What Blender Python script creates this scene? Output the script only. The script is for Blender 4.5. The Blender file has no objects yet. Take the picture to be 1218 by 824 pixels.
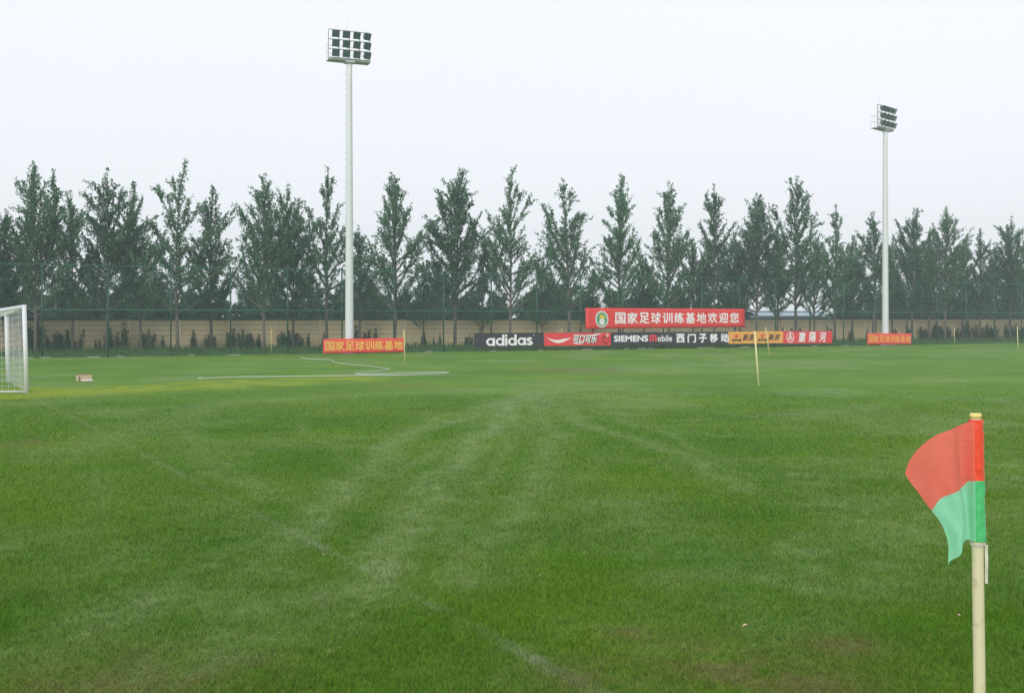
import bpy, math, random
import numpy as np
from mathutils import Vector, Matrix

# ------------------------------------------------------------------ camera, sky, sun
S = bpy.context.scene
COL = S.collection
CAMZ, F, CX, HY = 2.07, 1218.0, 609.0, 377.7     # eye height and the photograph's geometry
cam_d = bpy.data.cameras.new('camera')
cam = bpy.data.objects.new('camera', cam_d)
COL.objects.link(cam)
cam.location = (0, 0, CAMZ)
cam.rotation_euler = (math.radians(90), 0, 0)
cam_d.sensor_width = 36.0
cam_d.lens = 36.0
cam_d.shift_y = -(412.0 - HY) / 1218.0
cam_d.clip_start = 0.1
cam_d.clip_end = 3000
S.camera = cam

SUN_EL, SUN_AZ = 25.0, 200.0          # degrees; azimuth measured clockwise from +Y
w = bpy.data.worlds.new('World')
S.world = w
w.use_nodes = True
nt = w.node_tree
nt.nodes.clear()
N = nt.nodes.new
out = N('ShaderNodeOutputWorld')
bg = N('ShaderNodeBackground')
bg.inputs['Strength'].default_value = 0.1
sky = N('ShaderNodeTexSky')
sky.sky_type = 'NISHITA'
sky.sun_disc = False
sky.sun_elevation = math.radians(SUN_EL)
sky.sun_rotation = math.radians(SUN_AZ)
sky.dust_density = 4.0
tc = N('ShaderNodeTexCoord')
nz = N('ShaderNodeTexNoise')
nz.inputs['Scale'].default_value = 1.1
nz.inputs['Detail'].default_value = 3.0
nz.inputs['Roughness'].default_value = 0.4
ramp = N('ShaderNodeValToRGB')         # the cloud deck
ramp.color_ramp.elements[0].position = 0.32
ramp.color_ramp.elements[0].color = (8.55, 8.95, 9.35, 1)
ramp.color_ramp.elements[1].position = 0.68
ramp.color_ramp.elements[1].color = (9.05, 9.1, 9.6, 1)
mixs = N('ShaderNodeMix')
mixs.data_type = 'RGBA'
mixs.inputs['Factor'].default_value = 0.93
nt.links.new(tc.outputs['Generated'], nz.inputs['Vector'])
nt.links.new(nz.outputs['Fac'], ramp.inputs['Fac'])
nt.links.new(sky.outputs['Color'], mixs.inputs['A'])
nt.links.new(ramp.outputs['Color'], mixs.inputs['B'])
nt.links.new(mixs.outputs['Result'], bg.inputs['Color'])
nt.links.new(bg.outputs['Background'], out.inputs['Surface'])

sun_d = bpy.data.lights.new('sun', 'SUN')
sun_d.energy = 1.5
sun_d.angle = math.radians(25)
sun_d.color = (1.0, 0.96, 0.9)
sun = bpy.data.objects.new('sun', sun_d)
COL.objects.link(sun)
az, el = math.radians(SUN_AZ), math.radians(SUN_EL)
sdir = Vector((math.sin(az) * math.cos(el), math.cos(az) * math.cos(el), math.sin(el)))
sun.rotation_euler = sdir.to_track_quat('Z', 'Y').to_euler()

S.view_settings.view_transform = 'Standard'
S.view_settings.look = 'None'
S.view_settings.exposure = 0.22
S.view_settings.gamma = 1.0
S.view_settings.use_curve_mapping = False
S.render.engine = 'CYCLES'
S.cycles.max_bounces = 6
S.cycles.transparent_max_bounces = 12
S.cycles.use_denoising = True
S.cycles.denoising_input_passes = 'RGB_ALBEDO_NORMAL'
S.cycles.denoising_prefilter = 'ACCURATE'

# ------------------------------------------------------------------ helpers
R = math.radians


def at(x, y, d):
    """a point seen at photograph pixel (x, y) at a distance d in front of the eye"""
    return Vector(((x - CX) / F * d, d, CAMZ - (y - HY) / F * d))


def on_ground(x, y):
    return at(x, y, CAMZ * F / (y - HY))


# the fence line: passes through two measured points
FA = Vector((-24.0, 52.3, 0))
FB = Vector((41.6, 83.2, 0))
FDIR = (FB - FA).normalized()
FNORM = Vector((FDIR.y, -FDIR.x, 0))      # towards the camera
FANG = math.atan2(FDIR.y, FDIR.x)


def on_line(x, off):
    """where the sight line of pixel column x meets the line `off` metres in front of the fence"""
    k = (x - CX) / F
    p = FA + FNORM * off
    # p.x + t*dx = k*(p.y + t*dy)
    t = (k * p.y - p.x) / (FDIR.x - k * FDIR.y)
    q = p + FDIR * t
    return Vector((q.x, q.y, 0))


def zat(y, d):
    return CAMZ - (y - HY) / F * d


def link(o, parent=None):
    COL.objects.link(o)
    if parent is not None:
        o.parent = parent
    return o


def tag(o, label=None, cat=None, group=None, kind=None):
    if label:
        o['label'] = label
    if cat:
        o['category'] = cat
    if group:
        o['group'] = group
    if kind:
        o['kind'] = kind
    return o


def empty(name, loc, rz=0.0):
    o = bpy.data.objects.new(name, None)
    o.empty_display_size = 0.2
    COL.objects.link(o)
    o.location = loc
    o.rotation_euler = (0, 0, rz)
    return o


def copy_tree(o, parent=None):
    c = o.copy()
    COL.objects.link(c)
    c.parent = parent
    for ch in list(o.children):
        copy_tree(ch, c)
    return c


class MB:
    """collects simple solids into one mesh"""

    def __init__(s):
        s.v, s.f, s.m, s.sm = [], [], [], []

    def add(s, vs, fs, mi=0, smooth=False):
        b = len(s.v)
        s.v += [tuple(p) for p in vs]
        for f in fs:
            s.f.append([b + i for i in f])
            s.m.append(mi)
            s.sm.append(smooth)

    def box(s, c, d, mi=0, rot=None):
        hx, hy, hz = d[0] / 2, d[1] / 2, d[2] / 2
        vs = [Vector((x, y, z)) for x in (-hx, hx) for y in (-hy, hy) for z in (-hz, hz)]
        if rot is not None:
            vs = [rot @ v for v in vs]
        c = Vector(c)
        s.add([v + c for v in vs], [(0, 1, 3, 2), (4, 6, 7, 5), (0, 4, 5, 1), (2, 3, 7, 6), (0, 2, 6, 4), (1, 5, 7, 3)], mi)

    def tube(s, pts, r, n=8, mi=0, caps=True, smooth=True):
        pts = [Vector(p) for p in pts]
        m = len(pts)
        rs = r if isinstance(r, (list, tuple)) else [r] * m
        vs = []
        up = None
        for i, p in enumerate(pts):
            t = (pts[min(i + 1, m - 1)] - pts[max(i - 1, 0)])
            t = t.normalized() if t.length > 1e-9 else Vector((0, 0, 1))
            if up is None:
                up = Vector((1, 0, 0)) if abs(t.z) > .9 else Vector((0, 0, 1))
            a = t.cross(up).normalized()
            b = a.cross(t).normalized()
            up = b
            for k in range(n):
                q = 2 * math.pi * k / n
                vs.append(p + (a * math.cos(q) + b * math.sin(q)) * rs[i])
        fs = []
        for i in range(m - 1):
            for k in range(n):
                k2 = (k + 1) % n
                fs.append((i * n + k, i * n + k2, (i + 1) * n + k2, (i + 1) * n + k))
        s.add(vs, fs, mi, smooth)
        if caps:
            b = len(s.v) - m * n
            for fc in (list(range(n))[::-1], [(m - 1) * n + k for k in range(n)]):
                s.f.append([b + k for k in fc])
                s.m.append(mi)
                s.sm.append(False)

    def build(s, name, mats, parent=None, bevel=0):
        me = bpy.data.meshes.new(name)
        me.from_pydata(s.v, [], s.f)
        for mt in (mats if isinstance(mats, (list, tuple)) else [mats]):
            me.materials.append(mt)
        me.polygons.foreach_set('material_index', s.m)
        me.polygons.foreach_set('use_smooth', s.sm)
        me.update()
        o = link(bpy.data.objects.new(name, me), parent)
        if bevel:
            md = o.modifiers.new('bevel', 'BEVEL')
            md.width = bevel
            md.segments = 2
            md.limit_method = 'ANGLE'
        return o


def np_mesh(name, verts, faces, mat, parent=None, attrs=None, smooth=False):
    """verts (n,3), faces (m,k) arrays -> one object"""
    me = bpy.data.meshes.new(name)
    n, (m, k) = len(verts), faces.shape
    me.vertices.add(n)
    me.vertices.foreach_set('co', np.ascontiguousarray(verts, dtype=np.float32).ravel())
    me.loops.add(m * k)
    me.loops.foreach_set('vertex_index', np.ascontiguousarray(faces, dtype=np.int32).ravel())
    me.polygons.add(m)
    me.polygons.foreach_set('loop_start', np.arange(0, m * k, k, dtype=np.int32))
    me.polygons.foreach_set('use_smooth', np.full(m, smooth, dtype=bool))
    for an, (tp, arr) in (attrs or {}).items():
        a = me.attributes.new(an, tp, 'POINT')
        a.data.foreach_set('color' if tp == 'FLOAT_COLOR' else 'value', np.ascontiguousarray(arr, dtype=np.float32).ravel())
    me.update(calc_edges=True)
    me.validate()
    me.materials.append(mat)
    return link(bpy.data.objects.new(name, me), parent)


# ------------------------------------------------------------------ materials
def mat_base(name):
    m = bpy.data.materials.new(name)
    m.use_nodes = True
    t = m.node_tree
    return m, t, t.nodes['Principled BSDF']


def nd(t, kind, **kw):
    n = t.nodes.new('ShaderNode' + kind)
    for k, v in kw.items():
        if k in n.inputs:
            n.inputs[k].default_value = v
        else:
            setattr(n, k, v)
    return n


def mixc(t, fac, a, b, blend='MIX'):
    n = t.nodes.new('ShaderNodeMix')
    n.data_type = 'RGBA'
    n.blend_type = blend
    for key, v in (('Factor', fac), ('A', a), ('B', b)):
        sock = n.inputs[0] if key == 'Factor' else n.inputs[6 if key == 'A' else 7]
        if hasattr(v, 'links') or hasattr(v, 'is_linked'):
            t.links.new(v, sock)
        elif key == 'Factor':
            sock.default_value = v
        else:
            sock.default_value = (*v[:3], 1)
    return n.outputs[2]


def math_n(t, op, a, b=0.0, clamp=False):
    n = t.nodes.new('ShaderNodeMath')
    n.operation = op
    n.use_clamp = clamp
    for i, v in enumerate((a, b)):
        if hasattr(v, 'is_linked'):
            t.links.new(v, n.inputs[i])
        else:
            n.inputs[i].default_value = v
    return n.outputs[0]


def simple(name, col, rough=0.6, var=0.12, scale=3.0, metal=0.0, bump=0.0, streak=False):
    """a colour with two octaves of uneven wear"""
    m, t, p = mat_base(name)
    g = nd(t, 'NewGeometry')
    tc_ = nd(t, 'TexCoord')
    mp = nd(t, 'Mapping')
    if streak:
        mp.inputs['Scale'].default_value = (1, 1, 0.12)
    t.links.new(tc_.outputs['Object'], mp.inputs['Vector'])
    n = nd(t, 'TexNoise', Scale=scale, Detail=6.0, Roughness=0.65)
    t.links.new(mp.outputs[0], n.inputs['Vector'])
    c = mixc(t, n.outputs['Fac'], [x * (1 - var) for x in col], [min(1, x * (1 + var)) for x in col])
    t.links.new(c, p.inputs['Base Color'])
    p.inputs['Roughness'].default_value = rough
    p.inputs['Metallic'].default_value = metal
    if bump:
        b = nd(t, 'Bump', Strength=bump, Distance=0.02)
        t.links.new(n.outputs['Fac'], b.inputs['Height'])
        t.links.new(b.outputs[0], p.inputs['Normal'])
    return m


M = {}
M['white_paint'] = simple('white_paint', (0.74, 0.75, 0.80), 0.45, 0.08, 2.0)
M['mast_paint'] = simple('mast_paint', (0.66, 0.69, 0.70), 0.5, 0.10, 1.2, streak=True)
M['galv'] = simple('galvanised_steel', (0.46, 0.50, 0.50), 0.45, 0.15, 5.0, metal=0.35)
M['lamp_dark'] = simple('lamp_housing', (0.075, 0.115, 0.11), 0.4, 0.25, 4.0)
M['lamp_glass'] = simple('lamp_glass', (0.040, 0.085, 0.075), 0.2, 0.35, 3.0)
M['fence_green'] = simple('fence_green', (0.008, 0.075, 0.045), 0.45, 0.2, 3.0)
M['rail_green'] = simple('rail_green', (0.018, 0.14, 0.085), 0.45, 0.2, 2.0)
M['coping'] = simple('coping_slate', (0.055, 0.085, 0.115), 0.7, 0.25, 2.0)
M['concrete'] = simple('pale_concrete', (0.34, 0.34, 0.28), 0.9, 0.2, 6.0, bump=0.3)
M['bark'] = simple('bark', (0.085, 0.078, 0.065), 0.9, 0.35, 6.0, bump=0.5)
M['bark_pale'] = simple('bark_pale', (0.135, 0.125, 0.10), 0.9, 0.35, 5.0, bump=0.5)
M['stake'] = simple('stake_cane', (0.62, 0.55, 0.22), 0.6, 0.15, 4.0)
M['stake_green'] = simple('stake_green', (0.70, 0.68, 0.36), 0.6, 0.15, 4.0)
M['flag_pole'] = simple('flag_pole_cream', (0.66, 0.60, 0.40), 0.55, 0.10, 3.0, streak=True)
_t = M['flag_pole'].node_tree
_p = _t.nodes['Principled BSDF']
_src = _p.inputs['Base Color'].links[0].from_socket
_tc = nd(_t, 'TexCoord')
_n = nd(_t, 'TexNoise', Scale=16.0, Detail=7.0, Roughness=0.7)
_t.links.new(_tc.outputs['Object'], _n.inputs['Vector'])
_r = nd(_t, 'MapRange')
_r.inputs['From Min'].default_value, _r.inputs['From Max'].default_value = 0.56, 0.72
_t.links.new(_n.outputs['Fac'], _r.inputs['Value'])
_t.links.new(mixc(_t, math_n(_t, 'MULTIPLY', _r.outputs[0], 0.55), _src, (0.30, 0.26, 0.16)), _p.inputs['Base Color'])
M['pole_cap'] = simple('pole_cap_yellow', (0.80, 0.66, 0.20), 0.5, 0.08, 6.0)
M['tie'] = simple('tie_cloth', (0.62, 0.58, 0.52), 0.8, 0.15, 20.0)
M['card'] = simple('cardboard', (0.56, 0.44, 0.29), 0.85, 0.12, 6.0)
M['card_dark'] = simple('cardboard_print', (0.05, 0.05, 0.05), 0.85, 0.1, 6.0)
M['card_white'] = simple('card_white', (0.75, 0.74, 0.70), 0.85, 0.08, 6.0)
M['hose'] = simple('hose_white', (0.50, 0.56, 0.47), 0.55, 0.12, 8.0)
M['board_black'] = simple('board_black', (0.022, 0.026, 0.034), 0.45, 0.2, 2.0, streak=True)
M['board_red'] = simple('board_red', (0.74, 0.050, 0.055), 0.45, 0.2, 2.0, streak=True)
M['banner_red'] = simple('banner_red', (0.70, 0.040, 0.035), 0.55, 0.2, 1.5, streak=True)
M['banner_pale_red'] = simple('banner_pale_red', (0.80, 0.065, 0.050), 0.55, 0.2, 1.5, streak=True)
M['board_amber'] = simple('board_amber', (0.83, 0.40, 0.085), 0.5, 0.2, 2.0, streak=True)
M['ink_white'] = simple('ink_white', (0.84, 0.84, 0.85), 0.5, 0.04, 4.0)
M['ink_yellow'] = simple('ink_yellow', (0.88, 0.52, 0.10), 0.5, 0.06, 4.0)
M['ink_orange'] = simple('ink_orange', (0.90, 0.40, 0.08), 0.5, 0.06, 4.0)
M['ink_black'] = simple('ink_black', (0.03, 0.025, 0.02), 0.5, 0.1, 4.0)
M['ink_red'] = simple('ink_red', (0.72, 0.05, 0.05), 0.5, 0.08, 4.0)
M['ink_darkred'] = simple('ink_darkred', (0.33, 0.020, 0.025), 0.5, 0.15, 8.0)
M['ink_peach'] = simple('ink_peach', (0.80, 0.42, 0.30), 0.5, 0.1, 8.0)
M['ink_green'] = simple('ink_green', (0.05, 0.30, 0.12), 0.5, 0.1, 4.0)
M['ink_gold'] = simple('ink_gold', (0.72, 0.52, 0.05), 0.5, 0.1, 4.0)
M['ink_grey'] = simple('ink_grey', (0.56, 0.56, 0.53), 0.5, 0.08, 4.0)
M['shed_sheet'] = simple('shed_sheet', (0.36, 0.43, 0.50), 0.5, 0.08, 1.0)
M['hut_wall'] = simple('hut_wall', (0.46, 0.50, 0.46), 0.8, 0.12, 1.0)


def net_material(name, col, pitch, wire):
    """knitted wire: diamonds of the given pitch (metres), open between the wires"""
    m, t, p = mat_base(name)
    p.inputs['Base Color'].default_value = (*col, 1)
    p.inputs['Roughness'].default_value = 0.5
    tc_ = nd(t, 'TexCoord')
    sp = nd(t, 'SeparateXYZ')
    t.links.new(tc_.outputs['Object'], sp.inputs[0])
    u = math_n(t, 'ADD', sp.outputs['X'], sp.outputs['Z'])
    v = math_n(t, 'SUBTRACT', sp.outputs['X'], sp.outputs['Z'])
    ws = []
    for q in (u, v):
        fr = math_n(t, 'FRACT', math_n(t, 'DIVIDE', q, pitch * 1.414))
        ws.append(math_n(t, 'LESS_THAN', fr, wire / pitch))
    mask = math_n(t, 'MAXIMUM', ws[0], ws[1])
    tr = nd(t, 'BsdfTransparent')
    mx = nd(t, 'MixShader')
    t.links.new(mask, mx.inputs[0])
    t.links.new(tr.outputs[0], mx.inputs[1])
    t.links.new(p.outputs[0], mx.inputs[2])
    t.links.new(mx.outputs[0], t.nodes['Material Output'].inputs['Surface'])
    return m


M['chain_link'] = net_material('chain_link', (0.010, 0.105, 0.070), 0.055, 0.0024)


def leaf_material(name, dark, mid, light, transl=0.35):
    m, t, p = mat_base(name)
    a = nd(t, 'Attribute', attribute_name='rnd')
    r = nd(t, 'ValToRGB')
    e = r.color_ramp.elements
    e[0].position, e[0].color = 0.0, (*dark, 1)
    e[1].position, e[1].color = 1.0, (*light, 1)
    x = e.new(0.62)
    x.color = (*mid, 1)
    t.links.new(a.outputs['Fac'], r.inputs[0])
    oi = nd(t, 'ObjectInfo')
    hs = nd(t, 'HueSaturation')
    t.links.new(math_n(t, 'ADD', math_n(t, 'MULTIPLY', oi.outputs['Random'], 0.35), 0.83), hs.inputs['Value'])
    t.links.new(math_n(t, 'ADD', math_n(t, 'MULTIPLY', oi.outputs['Random'], -0.02), 0.51), hs.inputs['Hue'])
    t.links.new(r.outputs[0], hs.inputs['Color'])
    t.links.new(hs.outputs[0], p.inputs['Base Color'])
    p.inputs['Roughness'].default_value = 0.5
    p.inputs['Specular IOR Level'].default_value = 0.28
    tl = nd(t, 'BsdfTranslucent')
    t.links.new(hs.outputs[0], tl.inputs['Color'])
    mx = nd(t, 'MixShader')
    mx.inputs[0].default_value = transl
    t.links.new(p.outputs[0], mx.inputs[1])
    t.links.new(tl.outputs[0], mx.inputs[2])
    t.links.new(mx.outputs[0], t.nodes['Material Output'].inputs['Surface'])
    return m


M['leaf'] = leaf_material('poplar_leaf', (0.044, 0.140, 0.064), (0.080, 0.230, 0.104), (0.33, 0.49, 0.34), 0.58)
M['leaf_back'] = leaf_material('back_leaf', (0.030, 0.110, 0.060), (0.052, 0.165, 0.085), (0.12, 0.24, 0.15), 0.5)
M['leaf_weed'] = leaf_material('weed_leaf', (0.028, 0.075, 0.028), (0.050, 0.115, 0.040), (0.085, 0.16, 0.06))
M['verge'] = leaf_material('verge_blade', (0.040, 0.105, 0.025), (0.065, 0.16, 0.035), (0.11, 0.21, 0.05))
M['leaf_pale'] = leaf_material('pale_leaf', (0.06, 0.12, 0.085), (0.10, 0.18, 0.13), (0.17, 0.25, 0.20))


def turf_material(name, blades):
    """grass colour from the wear map on the mesh: R pale tracks, G white line, B yellow patch, A bare soil"""
    m, t, p = mat_base(name)
    g = nd(t, 'NewGeometry')
    pos = g.outputs['Position']
    wear = nd(t, 'Attribute', attribute_name='wear')
    sp = nd(t, 'SeparateColor')
    t.links.new(wear.outputs['Color'], sp.inputs[0])

    def noise(scale, detail=4.0, rough=0.6, stretch=None):
        n = nd(t, 'TexNoise', Scale=scale, Detail=detail, Roughness=rough)
        if stretch:
            mp = nd(t, 'Mapping')
            mp.inputs['Rotation'].default_value = (0, 0, -stretch[0])
            mp.inputs['Scale'].default_value = (stretch[1], stretch[2], 1)
            t.links.new(pos, mp.inputs['Vector'])
            t.links.new(mp.outputs[0], n.inputs['Vector'])
        else:
            t.links.new(pos, n.inputs['Vector'])
        return n.outputs['Fac']

    def ramp01(v, lo, hi):
        mr = nd(t, 'MapRange')
        mr.inputs['From Min'].default_value = lo
        mr.inputs['From Max'].default_value = hi
        t.links.new(v, mr.inputs['Value'])
        return mr.outputs[0]

    big = ramp01(noise(0.22, 5, 0.6), 0.35, 0.65)
    mid = ramp01(noise(1.6, 5, 0.65), 0.3, 0.7)
    fine = ramp01(noise(26, 4, 0.7), 0.25, 0.75)
    mow = ramp01(noise(1.0, 3, 0.5, (0.55, 0.035, 0.9)), 0.35, 0.65)
    G0, G1 = (0.058, 0.188, 0.003), (0.152, 0.285, 0.008)
    c = mixc(t, big, G0, G1)
    c = mixc(t, math_n(t, 'MULTIPLY', mid, 0.45), c, (0.078, 0.245, 0.005))
    c = mixc(t, math_n(t, 'MULTIPLY', mow, 0.28), c, (0.165, 0.265, 0.048))
    # wear
    pale = math_n(t, 'MULTIPLY', sp.outputs['Red'], math_n(t, 'ADD', math_n(t, 'MULTIPLY', mid, 0.6), 0.55), True)
    if blades:
        a = nd(t, 'Attribute', attribute_name='rnd')
        pale = math_n(t, 'MULTIPLY', pale, math_n(t, 'ADD', math_n(t, 'MULTIPLY', math_n(t, 'FRACT', math_n(t, 'MULTIPLY', a.outputs['Fac'], 37.0)), 1.3), 0.35), True)
    c = mixc(t, pale, c, (0.250, 0.350, 0.140))
    c = mixc(t, sp.outputs['Blue'], c, (0.27, 0.36, 0.012))
    soil = math_n(t, 'MULTIPLY', wear.outputs['Alpha'], math_n(t, 'ADD', fine, 0.25), True)
    c = mixc(t, soil, c, (0.165, 0.125, 0.050))
    if blades:
        r = nd(t, 'ValToRGB')
        e = r.color_ramp.elements
        e[0].position, e[0].color = 0.0, (0.42, 0.48, 0.40, 1)
        e[1].position, e[1].color = 1.0, (2.2, 1.75, 2.0, 1)
        for q, cc in ((0.55, (1.0, 1.0, 1.0, 1)), (0.86, (1.3, 1.25, 1.25, 1)), (0.93, (1.9, 1.45, 1.6, 1))):
            x = e.new(q)
            x.color = cc
        t.links.new(a.outputs['Fac'], r.inputs[0])
        c = mixc(t, 1.0, c, r.outputs[0], 'MULTIPLY')
        tuft = ramp01(noise(34, 3, 0.6), 0.36, 0.64)
        c = mixc(t, tuft, mixc(t, 1.0, c, (0.62, 0.70, 0.60), 'MULTIPLY'), mixc(t, 1.0, c, (1.30, 1.20, 1.25), 'MULTIPLY'))
        wl = math_n(t, 'MULTIPLY', sp.outputs['Green'], math_n(t, 'GREATER_THAN', a.outputs['Fac'], 0.35))
        c = mixc(t, wl, c, (0.42, 0.46, 0.36))
        straw = math_n(t, 'GREATER_THAN', a.outputs['Fac'], 0.965)
        c = mixc(t, math_n(t, 'MULTIPLY', straw, 0.75), c, (0.36, 0.30, 0.12))
        p.inputs['Roughness'].default_value = 0.6
        p.inputs['Specular IOR Level'].default_value = 0.12
        tl = nd(t, 'BsdfTranslucent')
        t.links.new(c, tl.inputs['Color'])
        mx = nd(t, 'MixShader')
        mx.inputs[0].default_value = 0.3
        t.links.new(c, p.inputs['Base Color'])
        t.links.new(p.outputs[0], mx.inputs[1])
        t.links.new(tl.outputs[0], mx.inputs[2])
        t.links.new(mx.outputs[0], t.nodes['Material Output'].inputs['Surface'])
    else:
        c = mixc(t, math_n(t, 'MULTIPLY', sp.outputs['Green'], 0.6), c, (0.40, 0.44, 0.34))
        c = mixc(t, math_n(t, 'MULTIPLY', fine, 0.35), c, (0.030, 0.075, 0.008))
        t.links.new(c, p.inputs['Base Color'])
        p.inputs['Roughness'].default_value = 0.85
        p.inputs['Specular IOR Level'].default_value = 0.2
        b = nd(t, 'Bump', Strength=0.5, Distance=0.03)
        t.links.new(fine, b.inputs['Height'])
        t.links.new(b.outputs[0], p.inputs['Normal'])
    return m


M['turf'] = turf_material('turf', False)
M['blade'] = turf_material('grass_blade', True)


def cloth_material(name, col, transl=0.45):
    m, t, p = mat_base(name)
    tc_ = nd(t, 'TexCoord')
    n = nd(t, 'TexNoise', Scale=9.0, Detail=5.0)
    t.links.new(tc_.outputs['Object'], n.inputs['Vector'])
    wv = nd(t, 'TexWave', Scale=220.0)
    wv.bands_direction = 'Z'
    t.links.new(tc_.outputs['Object'], wv.inputs['Vector'])
    c = mixc(t, n.outputs['Fac'], [x * 0.9 for x in col], [min(1, x * 1.1) for x in col])
    t.links.new(c, p.inputs['Base Color'])
    p.inputs['Roughness'].default_value = 0.6
    p.inputs['Sheen Weight'].default_value = 0.2
    b0 = nd(t, 'Bump', Strength=0.15, Distance=0.001)
    t.links.new(wv.outputs['Fac'], b0.inputs['Height'])
    cr = nd(t, 'TexNoise', Scale=17.0, Detail=3.0, Distortion=1.2)
    t.links.new(tc_.outputs['Object'], cr.inputs['Vector'])
    b = nd(t, 'Bump', Strength=0.45, Distance=0.012)
    t.links.new(cr.outputs['Fac'], b.inputs['Height'])
    t.links.new(b0.outputs[0], b.inputs['Normal'])
    t.links.new(b.outputs[0], p.inputs['Normal'])
    if transl:
        tl = nd(t, 'BsdfTranslucent')
        t.links.new(c, tl.inputs['Color'])
        mx = nd(t, 'MixShader')
        mx.inputs[0].default_value = transl
        t.links.new(p.outputs[0], mx.inputs[1])
        t.links.new(tl.outputs[0], mx.inputs[2])
        t.links.new(mx.outputs[0], t.nodes['Material Output'].inputs['Surface'])
    return m


M['flag_red'] = cloth_material('flag_red', (0.95, 0.20, 0.14))
M['flag_green'] = cloth_material('flag_green', (0.33, 0.80, 0.54))
M['sleeve_red'] = cloth_material('sleeve_red', (0.80, 0.060, 0.018), 0.0)
M['sleeve_green'] = cloth_material('sleeve_green', (0.06, 0.48, 0.16), 0.0)

# precast wall: stacked slabs between piers
def wall_material():
    m, t, p = mat_base('precast_slab')
    tc_ = nd(t, 'TexCoord')
    n = nd(t, 'TexNoise', Scale=1.3, Detail=6.0, Roughness=0.65)
    mp = nd(t, 'Mapping')
    mp.inputs['Scale'].default_value = (1.0, 1.0, 0.4)
    t.links.new(tc_.outputs['Object'], mp.inputs[0])
    t.links.new(mp.outputs[0], n.inputs['Vector'])
    n2 = nd(t, 'TexNoise', Scale=14.0, Detail=4.0)
    t.links.new(tc_.outputs['Object'], n2.inputs['Vector'])
    c = mixc(t, n.outputs['Fac'], (0.66, 0.51, 0.30), (0.82, 0.66, 0.43))
    c = mixc(t, math_n(t, 'MULTIPLY', n2.outputs['Fac'], 0.25), c, (0.30, 0.26, 0.18))
    t.links.new(c, p.inputs['Base Color'])
    p.inputs['Roughness'].default_value = 0.9
    return m


M['slab'] = wall_material()
M['pier'] = simple('precast_pier', (0.72, 0.58, 0.38), 0.9, 0.12, 2.0)

# ------------------------------------------------------------------ the ground and its wear
rng = np.random.default_rng(7)
_NZ = rng.random((256, 256))


def vnoise(x, y):
    xi, yi = np.floor(x).astype(int), np.floor(y).astype(int)
    fx, fy = x - xi, y - yi
    fx, fy = fx * fx * (3 - 2 * fx), fy * fy * (3 - 2 * fy)
    g = lambda a, b: _NZ[a & 255, b & 255]
    return (g(xi, yi) * (1 - fx) + g(xi + 1, yi) * fx) * (1 - fy) + (g(xi, yi + 1) * (1 - fx) + g(xi + 1, yi + 1) * fx) * fy


def fbm(x, y, o=4):
    s, a, tot = 0, 1.0, 0
    for i in range(o):
        s = s + a * vnoise(x * 2 ** i + 17.3 * i, y * 2 ** i + 5.1 * i)
        tot += a
        a *= 0.55
    return s / tot


def seg_dist(px, py, a, b):
    ax, ay = a
    dx, dy = b[0] - ax, b[1] - ay
    L2 = dx * dx + dy * dy + 1e-9
    t = np.clip(((px - ax) * dx + (py - ay) * dy) / L2, 0, 1)
    return np.hypot(px - ax - t * dx, py - ay - t * dy)


def poly_dist(px, py, pts):
    d = np.full(px.shape, 1e9)
    for a, b in zip(pts[:-1], pts[1:]):
        d = np.minimum(d, seg_dist(px, py, a, b))
    return d


def g2(x, y):
    p = on_ground(x, y)
    return (p.x, p.y)


# worn tyre tracks and trodden ground, as they lie on the field: (points, half width, strength)
TRACKS = [
    ([(650, 466), (609, 482), (540, 555), (500, 612), (462, 660), (425, 705)], .42, .75),
    ([(625, 468), (560, 495), (480, 515), (425, 575), (372, 620), (330, 655)], .40, .62),
    ([(640, 468), (695, 505), (760, 525), (825, 545), (860, 565), (885, 585)], .30, .55),
    ([(632, 478), (655, 510), (650, 555), (622, 600), (560, 660), (545, 690)], .34, .50),
    ([(668, 470), (740, 498), (800, 512), (880, 520)], .35, .28),
    ([(425, 700), (300, 722), (190, 700), (110, 745), (60, 775)], .50, .62),
    ([(210, 500), (260, 560), (330, 590), (380, 600)], .40, .40),
    ([(60, 545), (130, 520), (260, 480), (420, 470), (600, 462)], .8, .38),
    ([(960, 640), (880, 675), (780, 690)], .40, .42),
    ([(430, 690), (370, 740), (250, 760), (200, 800)], .55, .42),
    ([(680, 640), (780, 655), (900, 650)], .40, .30),
    ([(860, 700), (900, 760), (1000, 720)], .35, .25),
    ([(130, 560), (90, 640), (60, 720)], .35, .22),
    ([(640, 463), (575, 482), (515, 500), (455, 530)], .16, .50),
    ([(660, 466), (628, 500), (590, 560), (555, 610), (520, 650)], .16, .45),
    ([(655, 464), (712, 492), (790, 516), (850, 545)], .14, .40),
    ([(590, 500), (500, 545), (415, 600), (300, 650), (210, 680)], .22, .40),
    ([(350, 500), (430, 560), (470, 600)], .2, .3),
    ([(720, 540), (640, 620), (600, 690)], .3, .25),
]
TRACKS = [([g2(*q) for q in pts], wd, st) for pts, wd, st in TRACKS]
GOAL_LINE = [(-13.4, 28.2), (1.70, 3.65)]
BOX_LINE = [g2(800, 501), g2(1080, 484)]
YELLOW = [[g2(30, 470), g2(90, 466), g2(180, 462), g2(260, 459), g2(330, 456)], [g2(260, 455), g2(420, 451)],
          [g2(40, 464), g2(120, 462)]]
SOIL = [(g2(870, 793), .55), (g2(1000, 768), .28), (g2(960, 815), .4), (g2(740, 752), .18), (g2(130, 806), .5), (g2(165, 795), .22),
        (g2(390, 716), .12), (g2(235, 812), .3), (g2(700, 808), .3), (g2(25, 527), .45), (g2(480, 458), 1.0), (g2(680, 440), 2.4), (g2(280, 795), .25)]


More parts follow.
